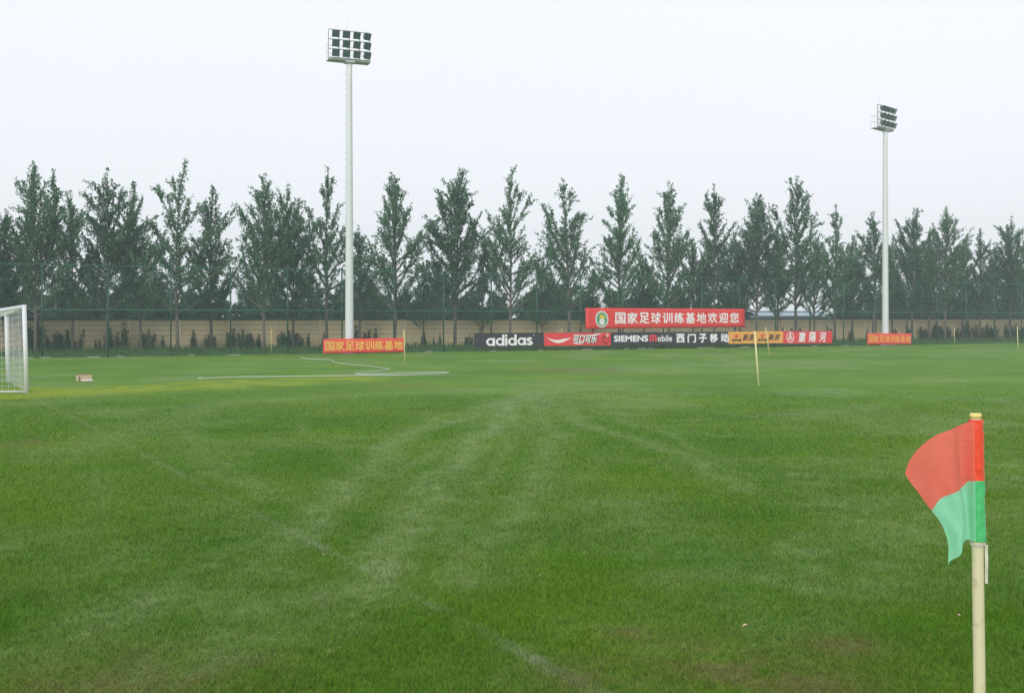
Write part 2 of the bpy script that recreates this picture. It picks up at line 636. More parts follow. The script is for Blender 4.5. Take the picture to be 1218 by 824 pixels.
def wear_map(x, y):
    n1, n2, n3 = fbm(x * 1.1, y * 1.1), fbm(x * 4 + 40, y * 4), fbm(x * .35 + 9, y * .35 + 3)
    pale = np.zeros_like(x)
    n4 = np.clip(.15 + 1.7 * fbm(x * 9 + 11, y * 9), .3, 1.6)
    jx, jy = (n1 - .5) * 0.55, (fbm(x * 1.1 + 70, y * 1.1 + 20) - .5) * 0.55
    for pts, wd, st in TRACKS:
        d = poly_dist(x + jx, y + jy, pts)
        k = st * np.exp(-(d / (wd * .82)) ** 2) * np.clip(.60 + 1.0 * (n2 - .2), 0, 1.4) * n4
        pale = np.maximum(pale, k)
    pale = np.maximum(pale, np.clip((n3 - .50) * 2.8, 0, .5) * np.clip(n2 * 1.6, 0, 1) * n4)
    white = np.zeros_like(x)
    for ln, wd, st in ((GOAL_LINE, .055, .70), (BOX_LINE, .07, .5)):
        d = seg_dist(x, y, *ln)
        brk = np.clip((fbm(x * 2.6 + 3, y * 2.6) - .26) * 3.0, 0.28, 1) * np.clip(fbm(x * 11, y * 11) * 2.2 - .2, .3, 1.2)
        if ln is GOAL_LINE:                       # where the old paint is still seen
            keep = np.full(x.shape, .36)
            for ya, yb, k in ((12.9, 15.4, .55), (8.7, 9.9, .8), (7.1, 7.7, .9), (3.0, 6.55, 1.0), (18, 28, .3)):
                keep = np.maximum(keep, k * np.clip((y - ya) * 3 + .5, 0, 1) * np.clip((yb - y) * 3 + .5, 0, 1))
            brk = brk * keep
        white = np.maximum(white, st * np.exp(-(d / wd) ** 4) * brk)
    d = seg_dist(x, y, *GOAL_LINE)
    pale = np.maximum(pale, .22 * np.exp(-(d / .14) ** 2) * np.clip((fbm(x * .9 + 30, y * .9) - .35) * 4, .1, 1))
    yel = np.zeros_like(x)
    for pts in YELLOW:
        d = poly_dist(x + jx * 1.5, y + jy * 1.5, pts)
        yel = np.maximum(yel, .95 * np.exp(-(d / 1.5) ** 4) * np.clip((n1 - .2) * 3.0, .15, 1) * np.clip(.45 + n2 * 1.1, 0, 1))
    soil = np.zeros_like(x)
    for (cx, cy), r in SOIL:
        d = np.hypot(x - cx + jx * .8 * r, (y - cy + jy * .8 * r))
        soil = np.maximum(soil, np.exp(-(d / r) ** 2) * np.clip((n2 - .30) * 3.6, 0, .95))
    return np.stack([np.clip(pale, 0, 1), white, yel, soil], -1)


def axis(lo, hi, fine_lo, fine_hi, step, growth=1.18):
    a = list(np.arange(fine_lo, fine_hi + 1e-6, step))
    s = step
    while a[-1] < hi:
        s *= growth
        a.append(min(a[-1] + s, hi))
    s = step
    while a[0] > lo:
        s *= growth
        a.insert(0, max(a[0] - s, lo))
    return np.array(a)


gx = axis(-900, 900, -17, 17, .11)
gy = axis(-300, 1500, 3, 44, .11)
XX, YY = np.meshgrid(gx, gy)
gv = np.stack([XX.ravel(), YY.ravel(), np.zeros(XX.size)], -1)
nx_, ny_ = len(gx), len(gy)
ii = (np.arange(ny_ - 1)[:, None] * nx_ + np.arange(nx_ - 1)[None, :]).ravel()
gf = np.stack([ii, ii + 1, ii + 1 + nx_, ii + nx_], -1)
ground = np_mesh('ground', gv, gf, M['turf'], attrs={'wear': ('FLOAT_COLOR', wear_map(gv[:, 0], gv[:, 1]))})
tag(ground, kind='structure')


def grass_field(name, n_try, y0, y1, label):
    """short mown blades, one triangle each, denser towards the viewer"""
    u = rng.random(n_try)
    y = y0 * (y1 / y0) ** u                       # ~1/y^2 areal density
    x = (rng.random(n_try) - .5) * (y * 1.16 + .8)
    keep = (y < y1 * .72) | (rng.random(n_try) < (y1 - y) / (y1 * .28))
    x, y = x[keep], y[keep]
    n = len(x)
    wm = wear_map(x, y)
    wid = .0017 * (y / 5.0) ** .85 * (.7 + .6 * rng.random(n))
    h = (.018 + .022 * rng.random(n)) * (1 + .55 * (fbm(x * 2.2, y * 2.2) - .5)) * np.clip(1.25 - y / (y1 * 1.25), .35, 1)
    h *= np.clip(.45 + 1.15 * fbm(x * 13, y * 13, 2), .4, 1.7)
    h *= (1 - .45 * wm[:, 0]) * (1 - .6 * wm[:, 3])
    az_ = rng.random(n) * 2 * np.pi
    lean = h * (.25 + .75 * rng.random(n))
    la = rng.random(n) * 2 * np.pi
    tip = np.stack([x + np.cos(la) * lean, y + np.sin(la) * lean, h], -1)
    dx, dy = np.cos(az_) * wid, np.sin(az_) * wid
    z0 = np.full(n, -.002)
    v = np.stack([np.stack([x - dx, y - dy, z0], -1), np.stack([x + dx, y + dy, z0], -1), tip], 1).reshape(-1, 3)
    rv = np.repeat(rng.random(n), 3)
    o = np_mesh(name, v, np.arange(n * 3).reshape(-1, 3), M['blade'],
                attrs={'wear': ('FLOAT_COLOR', np.repeat(wm, 3, axis=0)), 'rnd': ('FLOAT', rv)})
    return tag(o, label, 'grass', kind='stuff')


grass_field('grass', 1150000, 4.3, 32.0, 'short mown green turf covering the near half of the pitch')


def verge():
    """uncut grass between the fence and the wall"""
    n = 60000
    t = rng.random(n) * 100 - 14
    o_ = -.15 - 9.6 * rng.random(n) ** 1.2
    x = FA.x + FDIR.x * t + FNORM.x * o_
    y = FA.y + FDIR.y * t + FNORM.y * o_
    cl = fbm(t * .6, o_ * .6)
    h = (.05 + .30 * rng.random(n) ** 1.5) * (.35 + 1.3 * cl) * np.clip(.35 + -o_ / 7.0, 0, 1.25)
    la = rng.random(n) * 2 * np.pi
    ln = h * .5 * rng.random(n)
    wd = .022 + .02 * rng.random(n)
    a2 = rng.random(n) * np.pi
    z0 = np.zeros(n)
    v = np.stack([np.stack([x - np.cos(a2) * wd, y - np.sin(a2) * wd, z0], -1),
                  np.stack([x + np.cos(a2) * wd, y + np.sin(a2) * wd, z0], -1),
                  np.stack([x + np.cos(la) * ln, y + np.sin(la) * ln, h], -1)], 1).reshape(-1, 3)
    o = np_mesh('verge_grass', v, np.arange(n * 3).reshape(-1, 3), M['verge'], attrs={'rnd': ('FLOAT', np.repeat(rng.random(n), 3))})
    tag(o, 'uncut darker grass growing in a strip between the fence and the beige wall', 'grass', kind='stuff')


verge()

# ------------------------------------------------------------------ beige precast wall behind the fence
WOFF = -10.0
T0, T1 = -16.0, 92.0


def build_wall():
    p0 = FA + FNORM * WOFF + FDIR * T0
    root = empty('boundary_wall', p0, FANG)
    tag(root, 'long beige precast concrete wall with dark coping behind the green fence', 'wall')
    L = T1 - T0
    rr = random.Random(3)
    panel, piers = MB(), []
    bay = 3.0
    H = 1.90
    k = int(L / bay)
    for i in range(k):
        x0, x1 = i * bay + .09, (i + 1) * bay - .09
        nrow = 6
        hh = H / nrow
        for r in range(nrow):
            dy = rr.uniform(-.006, .006)
            panel.box(((x0 + x1) / 2, dy, hh * (r + .5)), (x1 - x0 - .004, .08, hh - .022))
    panel.build('wall_panel', M['slab'], root, bevel=.01)
    for i in range(k + 1):
        b = MB()
        b.box((i * bay, -.02, H / 2 + .01), (.175, .17, H + .02))
        b.build('pier', M['pier'], root)
    c = MB()
    c.box((L / 2, 0, H + .075), (L, .26, .13))
    c.build('coping', M['coping'], root)


build_wall()

# ------------------------------------------------------------------ green chain-link fence
FT0, PITCH, NPOST = -4, 3.14, 31
FH, FR = 4.83, 2.47


def build_fence():
    root = empty('chain_link_fence', FA, FANG)
    tag(root, 'tall green chain link fence on thin posts along the far side of the pitch', 'fence')
    x0, x1 = FT0 * PITCH, (FT0 + NPOST - 1) * PITCH
    for i in range(NPOST):
        b = MB()
        x = (FT0 + i) * PITCH
        b.tube([(x, 0, 0), (x, 0, FH)], .042, 10)
        b.tube([(x, 0, FH), (x, 0, FH + .03)], .048, 10)
        b.build('post', M['fence_green'], root)
    for nm, z, r in (('top_rail', FH - .03, .021), ('middle_rail', FR, .029), ('bottom_rail', .12, .014)):
        b = MB()
        pts = []
        for i in range(NPOST):
            x = (FT0 + i) * PITCH
            pts.append((x, -.045, z + .004 * math.sin(i * 2.1)))
            if i < NPOST - 1 and nm == 'top_rail':
                pts.append((x + PITCH / 2, -.045, z - .02))
        b.tube(pts, r, 8)
        b.build(nm, M['rail_green'], root)
    m = MB()
    m.add([(x0, -.075, .04), (x1, -.075, .04), (x1, -.075, FH - .02), (x0, -.075, FH - .02)], [(0, 1, 2, 3)])
    m.build('wire_mesh', M['chain_link'], root)


build_fence()

# ------------------------------------------------------------------ trees
def rot_frame(d):
    d = d / (np.linalg.norm(d) + 1e-9)
    u = np.cross(d, (0, 0, 1.0)) if abs(d[2]) < .95 else np.cross(d, (1.0, 0, 0))
    u /= np.linalg.norm(u)
    return d, u, np.cross(u, d)


class Poplar:
    """one upswept poplar: leader(s), limbs that curve up, leaves sleeved round the shoots"""

    def __init__(s, seed, H=11.0, spread=.19, nbr=46, twin=False, dens=57, leaf=.060, bare=.20, wob=.12, low_elev=28, clump=.135, gap=.0):
        s.r = np.random.default_rng(seed)
        s.H = H
        s.c, s.sz = [], []
        s.wood = MB()
        r = s.r
        n = 14
        ax, ay = r.normal(0, wob, 2)
        ph = r.random(2) * 6
        lead = [np.array((ax * math.sin(t * 3 + ph[0]) - ax * math.sin(ph[0]), ay * math.sin(t * 2.5 + ph[1]) - ay * math.sin(ph[1]), t * H)) for t in np.linspace(0, 1, n)]
        s.stem(lead, .015 * H ** .85, .012)
        leads = [(lead, 0.0, 1.0)]
        if twin:
            b = lead[5]
            d = r.choice([-1, 1])
            off = .16 * H
            l2 = [b + np.array((d * off * (1 - (1 - q) ** 2), r.normal(0, .1), q * (H * (.86 + .1 * r.random()) - b[2]))) for q in np.linspace(0, 1, 9)]
            s.stem(l2, .05, .01)
            leads.append((l2, .42, .9))
        for li, (path, tmin, sc) in enumerate(leads):
            cnt = int(nbr * (1 if li == 0 else .5))
            azi = r.random() * 6.28
            for i in range(cnt):
                q = (i + r.random()) / cnt
                t = max(bare, tmin) + (.92 - max(bare, tmin)) * q ** 1.1
                if li == 0:
                    base = s.on(path, t)
                else:
                    base = s.on(path, (t - tmin) / (1 - tmin))
                azi += 2.4 + r.normal(0, .3)
                prof = (1 - t) ** .90 * (0.72 + .28 * min(1, (t - bare) / .18 + .25)) + .10
                L = spread * H * 1.92 * prof * r.uniform(.5, 1.3) * sc
                if r.random() < .12:
                    L *= 1.3
                if r.random() < gap:
                    continue
                el = R(low_elev - 5 + 40 * t + r.normal(0, 8))
                s.limb(base, azi, el, L, dens, leaf, clump, t)
            # leaves on the leader itself
            for q in np.linspace(.5, 1.0, 26):
                s.leaves(s.on(path, q), .11 + .10 * (1 - q) * 2, int(dens * .09 + 4), leaf)
            s.leaves(path[-1] + np.array((0, 0, .12)), .09, 10, leaf)

    def on(s, path, t):
        f = np.clip(t, 0, 1) * (len(path) - 1)
        i = min(int(f), len(path) - 2)
        return path[i] + (path[i + 1] - path[i]) * (f - i)

    def stem(s, pts, r0, r1):
        n = len(pts)
        s.wood.tube([tuple(p) for p in pts], [r0 + (r1 - r0) * (i / (n - 1)) ** .8 for i in range(n)], 8)

    def leaves(s, p, rad, n, leaf):
        s.c.append(p + s.r.normal(0, 1, (n, 3)) * rad * .62)
        s.sz.append(leaf * s.r.uniform(.7, 1.35, n))

    def limb(s, base, azi, el, L, dens, leaf, clump, t):
        r = s.r
        pts = [np.array(base)]
        n = 7
        e = el
        a = azi
        for i in range(n):
            e = min(e + R(3.6) + r.normal(0, .05), R(84))
            a += r.normal(0, .06)
            pts.append(pts[-1] + L / n * np.array((math.cos(a) * math.cos(e), math.sin(a) * math.cos(e), math.sin(e))))
        s.wood.tube([tuple(p) for p in pts], [.012 + .016 * L * (1 - i / n) for i in range(n + 1)], 5, caps=False)
        lo = .18 if t < .6 else .08
        m = max(4, int(L * 9))
        for q in np.linspace(lo, 1.0, m):
            rad = clump * (.55 + .6 * math.sin(math.pi * min(1, q * .95 + .05))) * (1 if t < .6 else .82)
            s.leaves(s.on(pts, q), rad, max(2, int(dens / 9 * r.uniform(.6, 1.3))), leaf)
        if L > .9:                                      # side shoots
            for k in range(int(2 + L * 2.2)):
                q = r.uniform(.25, .9)
                b = s.on(pts, q)
                sa = a + r.choice([-1, 1]) * r.uniform(.5, 1.2)
                se = R(r.uniform(20, 70))
                sl = L * r.uniform(.18, .42)
                e2 = b + sl * np.array((math.cos(sa) * math.cos(se), math.sin(sa) * math.cos(se), math.sin(se)))
                for q2 in np.linspace(.2, 1, max(3, int(sl * 9))):
                    s.leaves(b + (e2 - b) * q2, clump * .7, max(2, int(dens / 10)), leaf)

    def meshes(s, lm, bm, aspect=.72):
        r = s.r
        c = np.concatenate(s.c)
        sz = np.concatenate(s.sz)[:, None]
        n = len(c)
        a = r.normal(0, 1, (n, 3))
        a[:, 2] -= .5                                  # leaves hang
        a /= np.linalg.norm(a, axis=1)[:, None]
        b = np.cross(a, r.normal(0, 1, (n, 3)))
        b /= np.linalg.norm(b, axis=1)[:, None] + 1e-9
        v = np.stack([c - a * sz, c + b * sz * aspect - a * sz * .15, c + a * sz * 1.05, c - b * sz * aspect - a * sz * .15], 1).reshape(-1, 3)
        crown = np_mesh('crown', v, np.arange(n * 4).reshape(-1, 4), lm, attrs={'rnd': ('FLOAT', np.repeat(r.random(n) ** 1.35, 4))})
        trunk = s.wood.build('trunk', bm)
        return crown, trunk


def proto_tree(name, maker, lm, bm):
    crown, trunk = maker.meshes(lm, bm)
    root = empty(name, (0, 0, 0))
    crown.parent = root
    trunk.parent = root
    root['_h'] = max(maker.H, max(float(c[:, 2].max()) for c in maker.c))
    return root


PROTOS = [
    proto_tree('poplar_tree', Poplar(11, twin=False), M['leaf'], M['bark_pale']),
    proto_tree('poplar_tree', Poplar(12, spread=.21, nbr=50, twin=True), M['leaf'], M['bark_pale']),
    proto_tree('poplar_tree', Poplar(13, spread=.18, nbr=44, gap=.15), M['leaf'], M['bark_pale']),
    proto_tree('poplar_tree', Poplar(14, spread=.20, nbr=54, dens=64), M['leaf'], M['bark']),
    proto_tree('poplar_tree', Poplar(15, spread=.22, nbr=38, gap=.1, low_elev=22), M['leaf'], M['bark_pale']),
    proto_tree('poplar_tree', Poplar(16, spread=.19, nbr=48, twin=True, gap=.08), M['leaf'], M['bark']),
    proto_tree('poplar_tree', Poplar(17, spread=.17, nbr=50), M['leaf'], M['bark']),
    proto_tree('poplar_tree', Poplar(18, spread=.21, nbr=46, low_elev=24), M['leaf'], M['bark_pale']),
    proto_tree('poplar_tree', Poplar(19, spread=.18, nbr=40, gap=.12, low_elev=30), M['leaf'], M['bark']),
    proto_tree('poplar_tree', Poplar(20, spread=.20, nbr=48, twin=True, low_elev=26), M['leaf'], M['bark_pale']),
    proto_tree('poplar_tree', Poplar(21, spread=.17, nbr=44, low_elev=34), M['leaf'], M['bark_pale']),
    proto_tree('poplar_tree', Poplar(22, spread=.21, nbr=40, gap=.06), M['leaf'], M['bark']),
]
BACK = [
    proto_tree('broad_tree', Poplar(31, H=6.5, spread=.34, nbr=52, dens=70, leaf=.10, clump=.30, bare=.10, low_elev=12), M['leaf_back'], M['bark']),
    proto_tree('broad_tree', Poplar(32, H=6.5, spread=.38, nbr=46, dens=70, leaf=.10, clump=.34, bare=.08, low_elev=8, twin=True), M['leaf_back'], M['bark']),
    proto_tree('broad_tree', Poplar(33, H=6.5, spread=.30, nbr=56, dens=70, leaf=.10, clump=.28, bare=.12, low_elev=15), M['leaf_back'], M['bark']),
]
PALE = proto_tree('willow_tree', Poplar(41, H=4.2, spread=.42, nbr=40, dens=80, leaf=.07, clump=.24, bare=.08, low_elev=5), M['leaf_pale'], M['bark'])
USED = set()
ORD = ['first', 'second', 'third', 'fourth', 'fifth', 'sixth', 'seventh', 'eighth', 'ninth', 'tenth', 'eleventh', 'twelfth', 'thirteenth',
       'fourteenth', 'fifteenth', 'sixteenth', 'seventeenth', 'eighteenth', 'nineteenth', 'twentieth', 'twenty-first', 'twenty-second',
       'twenty-third', 'twenty-fourth', 'twenty-fifth']
MASTL, MASTR = 415, 1053


def ordinal_place(xs, x, kind, tail=''):
    """which one of a row it is, told from the two floodlight masts"""
    xs = sorted(xs)
    if x < MASTL:
        k = [q for q in xs if q < MASTL][::-1].index(x)
        return f'{ORD[k]} {kind} left of the tall left floodlight mast{tail}'
    if x > MASTR:
        k = [q for q in xs if q > MASTR].index(x)
        return f'{ORD[k]} {kind} right of the shorter right floodlight mast{tail}'
    mid = [q for q in xs if MASTL < q < MASTR]
    k = mid.index(x)
    if k < (len(mid) + 1) // 2:
        return f'{ORD[k]} {kind} right of the tall left floodlight mast{tail}'
    return f'{ORD[len(mid) - 1 - k]} {kind} left of the shorter right floodlight mast{tail}'


def place(proto, p, H, rz, label, cat, group):
    o = proto if proto.name not in USED else copy_tree(proto)
    USED.add(o.name)
    s = H / proto['_h']
    o.location = p
    wv = 1 + .09 * math.sin(p.x * 12.9)
    o.scale = (s * wv, s * wv, s)
    o.rotation_euler = (0, 0, rz)
    return tag(o, label, cat, group)


def fit_h(p, ytop):
    return zat(ytop, p.y)


# front row: pixel column, pixel height of the top, variant
ROW1 = [(-62, 215, 1), (-12, 232, 3), (42, 192, 1), (127, 199, 5), (212, 190, 4), (314, 206, 1), (389, 197, 8), (469, 205, 11), (541, 199, 3),
        (606, 194, 4), (677, 210, 2), (737, 205, 6), (796, 215, 0), (849, 219, 10), (899, 228, 9), (947, 210, 11), (993, 243, 8),
        (1038, 251, 0), (1085, 248, 3), (1124, 245, 7), (1165, 271, 6), (1201, 257, 5), (1240, 252, 0), (1275, 262, 2)]
ROW2 = [(-35, 250, 6), (8, 248, 0), (86, 226, 7), (168, 226, 2), (252, 219, 6), (349, 236, 3), (427, 268, 10), (503, 306, 8), (574, 312, 11),
        (645, 306, 0), (706, 318, 6), (766, 302, 3), (824, 284, 1), (874, 276, 3), (924, 268, 0), (969, 276, 7), (1014, 280, 3), (1062, 278, 6),
        (1105, 276, 1), (1145, 284, 3), (1183, 288, 0), (1222, 284, 7), (1260, 284, 3)]
rr = random.Random(5)
for x, yt, k in ROW1:
    p = on_line(x, -6.3 + rr.uniform(-.3, .3))
    place(PROTOS[k], p, fit_h(p, yt), rr.uniform(0, 6.28), ordinal_place([q[0] for q in ROW1], x, 'tall poplar of the front row'), 'tree', 'poplars in the front row behind the fence')
for x, yt, k in ROW2:
    p = on_line(x, -8.6 + rr.uniform(-.3, .3))
    place(PROTOS[k], p, fit_h(p, yt), rr.uniform(0, 6.28), ordinal_place([q[0] for q in ROW2], x, 'lower poplar of the rear row'), 'tree', 'poplars in the rear row before the wall')

# the belt of broad trees beyond the wall
bx = [-40, 5, 48, 78, 118, 152, 190, 225, 262, 300, 338, 372, 408, 445, 482, 520, 556, 592, 628, 662, 698, 732, 768, 803, 838, 868, 1006, 1036, 1068, 1100, 1132,
      1164, 1196, 1228, 1258]
for i, x in enumerate(bx):
    p = on_line(x, -19 - 7 * (i % 2) + rr.uniform(-1.5, 1.5))
    yt = rr.uniform(328, 352)
    place(BACK[i % 3], p, fit_h(p, yt), rr.uniform(0, 6.28), ordinal_place(bx, x, 'dark broad tree', ', beyond the wall'), 'tree', 'broad trees beyond the beige wall')
for i, (x, off, yt, lb) in enumerate(((98, -14.5, 346, 'pale grey-green willow showing over the wall beyond the goal'),
                                      (30, -15.0, 352, 'pale low willow behind the goal just beyond the wall'))):
    p = on_line(x, off)
    place(PALE, p, fit_h(p, yt), i * 2.0, lb, 'tree', 'pale willows beyond the wall')


# ------------------------------------------------------------------ weeds against the wall
def proto_weed(seed, H, wd, nst, leaf):
    r = np.random.default_rng(seed)
    cs, sz, wood = [], [], MB()
    for k in range(nst):
        b = np.array((r.normal(0, wd), r.normal(0, wd * .5), 0))
        h = H * r.uniform(.45, 1.0) if k else H
        top = b + np.array((r.normal(0, wd * .4), r.normal(0, wd * .3), h))
        wood.tube([tuple(b), tuple((b + top) / 2 + r.normal(0, .02, 3)), tuple(top)], [.012, .009, .004], 5)
        for q in np.linspace(.05, 1, 16):
            n = int(16 * (1.15 - q))+4
            cs.append(b + (top - b) * q + r.normal(0, 1, (n, 3)) * np.array((.075, .075, .06)) * (1.25 - .7 * q))
            sz.append(leaf * r.uniform(.7, 1.3, n))
    c, z = np.concatenate(cs), np.concatenate(sz)[:, None]
    c[:, 2] = np.maximum(c[:, 2], .02)
    n = len(c)
    a = r.normal(0, 1, (n, 3)); a /= np.linalg.norm(a, axis=1)[:, None]
    b = np.cross(a, r.normal(0, 1, (n, 3))); b /= np.linalg.norm(b, axis=1)[:, None] + 1e-9
    v = np.stack([c - a * z, c + b * z * .6, c + a * z, c - b * z * .6], 1).reshape(-1, 3)
    root = empty('weed_shrub', (0, 0, 0))
    np_mesh('foliage', v, np.arange(n * 4).reshape(-1, 4), M['leaf_weed'], root, attrs={'rnd': ('FLOAT', np.repeat(r.random(n), 4))})
    wood.build('stem', M['bark'], root)
    root['_h'] = H
    return root


WEED = [proto_weed(51, 1.0, .10, 3, .05), proto_weed(52, 1.0, .30, 8, .05), proto_weed(53, 1.0, .16, 5, .05), proto_weed(54, 1.0, .07, 2, .045)]
weeds = [(40, 382, 2), (60, 397, 1), (75, 392, 1), (85, 405, 2), (114, 404, 3), (119, 403, 3), (130, 391, 0), (139, 396, 3), (149, 384, 3), (176, 392, 2),
         (194, 400, 3), (211, 403, 3), (230, 393, 0), (250, 397, 2), (276, 391, 0), (291, 392, 2), (300, 398, 2), (308, 398, 0), (334, 395, 2),
         (346, 392, 2), (358, 399, 0), (366, 397, 3), (386, 396, 3), (425, 388, 3), (438, 392, 0), (446, 391, 3), (504, 395, 0), (516, 401, 3),
         (524, 397, 3), (558, 398, 2), (570, 391, 3), (592, 399, 0), (690, 392, 3), (880, 392, 2), (899, 394, 3), (929, 390, 2), (941, 391, 3),
         (952, 390, 0), (985, 388, 0), (1012, 392, 2), (1032, 392, 0), (1064, 391, 2), (1080, 388, 0), (1098, 388, 2), (1112, 385, 1), (1120, 388, 1),
         (1128, 388, 2), (1141, 390, 2), (1150, 382, 0), (1163, 386, 2), (1176, 386, 1), (1183, 388, 2), (1200, 388, 1), (1213, 386, 1)]
for x, yt, k in weeds:
    p = on_line(x, WOFF + .45 + rr.uniform(0, .5))
    place(WEED[k], p, max(.35, zat(yt, p.y)), rr.uniform(0, 6.28), ordinal_place([q[0] for q in weeds], x, 'dark weed shrub', ', against the wall'), 'shrub', 'weed shrubs along the foot of the wall')

# ------------------------------------------------------------------ low buildings beyond the wall
def shed(x0, x1, off, ytop, name, label, wm, rm):
    a, b = on_line(x0, off), on_line(x1, off)
    L = (b - a).length
    H = zat(ytop, (a.y + b.y) / 2)
    root = empty(name, a, FANG)
    tag(root, label, 'shed')
    bm = MB()
    bm.box((L / 2, 2.0, H * .41), (L - .3, 3.8, H * .82))
    bm.build('wall', wm, root)
    r_ = MB()
    n = int(L / .12)
    for i in range(n):                                    # corrugated sheet, front and back slope
        xa, xb = L * i / n, L * (i + 1) / n
        za, zb = (.03 if i % 2 else 0), (0 if i % 2 else .03)
        r_.add([(xa, -.15, H * .80 + za), (xb, -.15, H * .80 + zb), (xb, 2.0, H + zb), (xa, 2.0, H + za)], [(0, 1, 2, 3)])
        r_.add([(xa, 2.0, H + za), (xb, 2.0, H + zb), (xb, 4.15, H * .80 + zb), (xa, 4.15, H * .80 + za)], [(0, 1, 2, 3)])
    r_.build('roof', rm, root)
    d_ = MB()
    d_.box((L * .3, .06, 1.0), (.9, .06, 2.0))
    d_.build('door', M['coping'], root)


shed(902, 988, -24, 369.3, 'shed', 'low pale blue grey corrugated shed roof showing above the wall', M['shed_sheet'], M['shed_sheet'])
shed(30, 44, -15, 368, 'hut', 'small pale hut just over the wall beside the goal post', M['hut_wall'], M['hut_wall'])


# ------------------------------------------------------------------ floodlight masts
def mast(x, ybase_off, ytop_px, frame_yaw, label, d_hint):
    p = on_line(x, ybase_off)
    root = empty('floodlight_mast', p, frame_yaw)
    tag(root, label, 'floodlight', 'floodlight masts at the far touchline')
    z1 = zat(ytop_px, p.y)                            # underside of the lamp frame
    b = MB()
    n = 20
    b.tube([(0, 0, 0), (0, 0, .04)], .36, 16)
    b.tube([(0, 0, z1 * i / n) for i in range(n + 1)], [.245 - .085 * i / n for i in range(n + 1)], 14)
    for q in (.33, .66):
        b.tube([(0, 0, z1 * q), (0, 0, z1 * q + .03)], .245 - .085 * q + .006, 14)
    b.build('mast_pole', M['mast_paint'], root)
    for i in range(int(z1 / .4) - 8):                     # climbing steps
        st = MB()
        z = 3.0 + i * .4
        rr_ = .245 - .085 * z / z1
        st.tube([(-rr_ + .02, 0, z), (-rr_ - .16, 0, z), (-rr_ - .16, 0, z + .04)], .010, 6)
        st.build('step', M['galv'], root)
    W, Hf = 2.38, 1.62
    plat = MB()
    plat.box((0, .26, z1 + .03), (W + .02, .54, .04))
    plat.box((0, 0, z1 - .05), (.5, .5, .1))
    plat.box((0, -.04, z1 + .10), (W, .08, .12))
    plat.build('platform', M['galv'], root)
    rail = MB()
    for xx in (-W / 2, -W / 4, 0, W / 4, W / 2):
        rail.tube([(xx, .52, z1 + .05), (xx, .52, z1 + .95)], .012, 6)
    for zz in (.5, .95):
        rail.tube([(-W / 2, 0, z1 + zz), (-W / 2, .52, z1 + zz), (W / 2, .52, z1 + zz), (W / 2, 0, z1 + zz)], .012, 6)
    rail.build('guard_rail', M['mast_paint'], root)
    fr = MB()
    for xx in (-W / 2, -W / 4, 0, W / 4, W / 2):
        fr.box((xx, 0, z1 + .06 + Hf / 2), (.045, .06, Hf))
    for k in range(4):
        fr.box((0, -.032, z1 + .09 + Hf * k / 3.0), (W + .06, .05, .045))
    fr.build('lamp_frame', M['galv'], root)
    for k in range(3):
        for c in range(4):
            xx = -W / 2 + (c + .5) * W / 4 + .05
            zz = z1 + .10 + Hf * (k + .5) / 3.0 + .01
            yaw = R((-3, 0, 4, 20)[c])
            rot = Matrix.Rotation(yaw, 3, 'Z') @ Matrix.Rotation(R(22), 3, 'X')
            o_ = Vector((xx, -.24, zz))
            hb = MB()
            w2, h2 = .215, .20
            fv = [Vector((-w2, -.12, -h2)), Vector((w2, -.12, -h2)), Vector((w2, -.12, h2)), Vector((-w2, -.12, h2))]
            bv = [Vector((-w2 * .55, .17, -h2 * .5)), Vector((w2 * .55, .17, -h2 * .5)), Vector((w2 * .55, .17, h2 * .55)), Vector((-w2 * .55, .17, h2 * .55))]
            vs = [rot @ v + o_ for v in fv + bv]
            hb.add(vs, [(0, 1, 2, 3)[::-1], (4, 5, 6, 7), (0, 4, 5, 1)[::-1], (1, 5, 6, 2)[::-1], (2, 6, 7, 3)[::-1], (3, 7, 4, 0)[::-1]])
            hb.tube([rot @ Vector((0, .15, 0)) + o_, (xx, -.03, zz)], .03, 6)
            lamp = hb.build('lamp', M['lamp_dark'], root)
            gl = MB()
            gv_ = [rot @ Vector((sx * w2 * .9, -.126, sz * h2 * .9)) + o_ for sx, sz in ((-1, -1), (1, -1), (1, 1), (-1, 1))]
            gl.add(gv_, [(0, 1, 2, 3)])
            gl.build('lamp_glass', M['lamp_glass'], lamp)
    rod = MB()
    rod.tube([(0, .5, z1 + .05), (0, .5, z1 + Hf + 1.1)], [.012, .006], 6)
    rod.build('lightning_rod', M['galv'], root)
    return root


mast(415.5, 1.1, 73.5, R(22.6), 'tall white floodlight mast with twelve lamps, the left and larger in view', 59)
mast(1053, .9, 154.5, R(43), 'smaller looking white floodlight mast with twelve lamps, the right one', 76)


# ------------------------------------------------------------------ lettering
def text_shape(body, bold=0.0, shear=0.0, space=1.0):
    cu = bpy.data.curves.new('lettering', 'FONT')
    cu.body = body
    cu.size = 1.0
    cu.offset = bold
    cu.shear = shear
    cu.space_character = space
    cu.resolution_u = 4
    o = bpy.data.objects.new('lettering', cu)
    COL.objects.link(o)
    dg = bpy.context.evaluated_depsgraph_get()
    me = bpy.data.meshes.new_from_object(o.evaluated_get(dg))
    v = [(p.co.x, p.co.y) for p in me.vertices]
    f = [list(p.vertices) for p in me.polygons]
    bpy.data.objects.remove(o)
    bpy.data.curves.remove(cu)
    bpy.data.meshes.remove(me)
    return v, f


def fit(shape, x0, x1, z0, z1):
    v, f = shape
    xs, ys = [p[0] for p in v], [p[1] for p in v]
    ax, bx_, ay, by = min(xs), max(xs), min(ys), max(ys)
    return [(x0 + (p[0] - ax) / (bx_ - ax) * (x1 - x0), z0 + (p[1] - ay) / (by - ay) * (z1 - z0)) for p in v], f


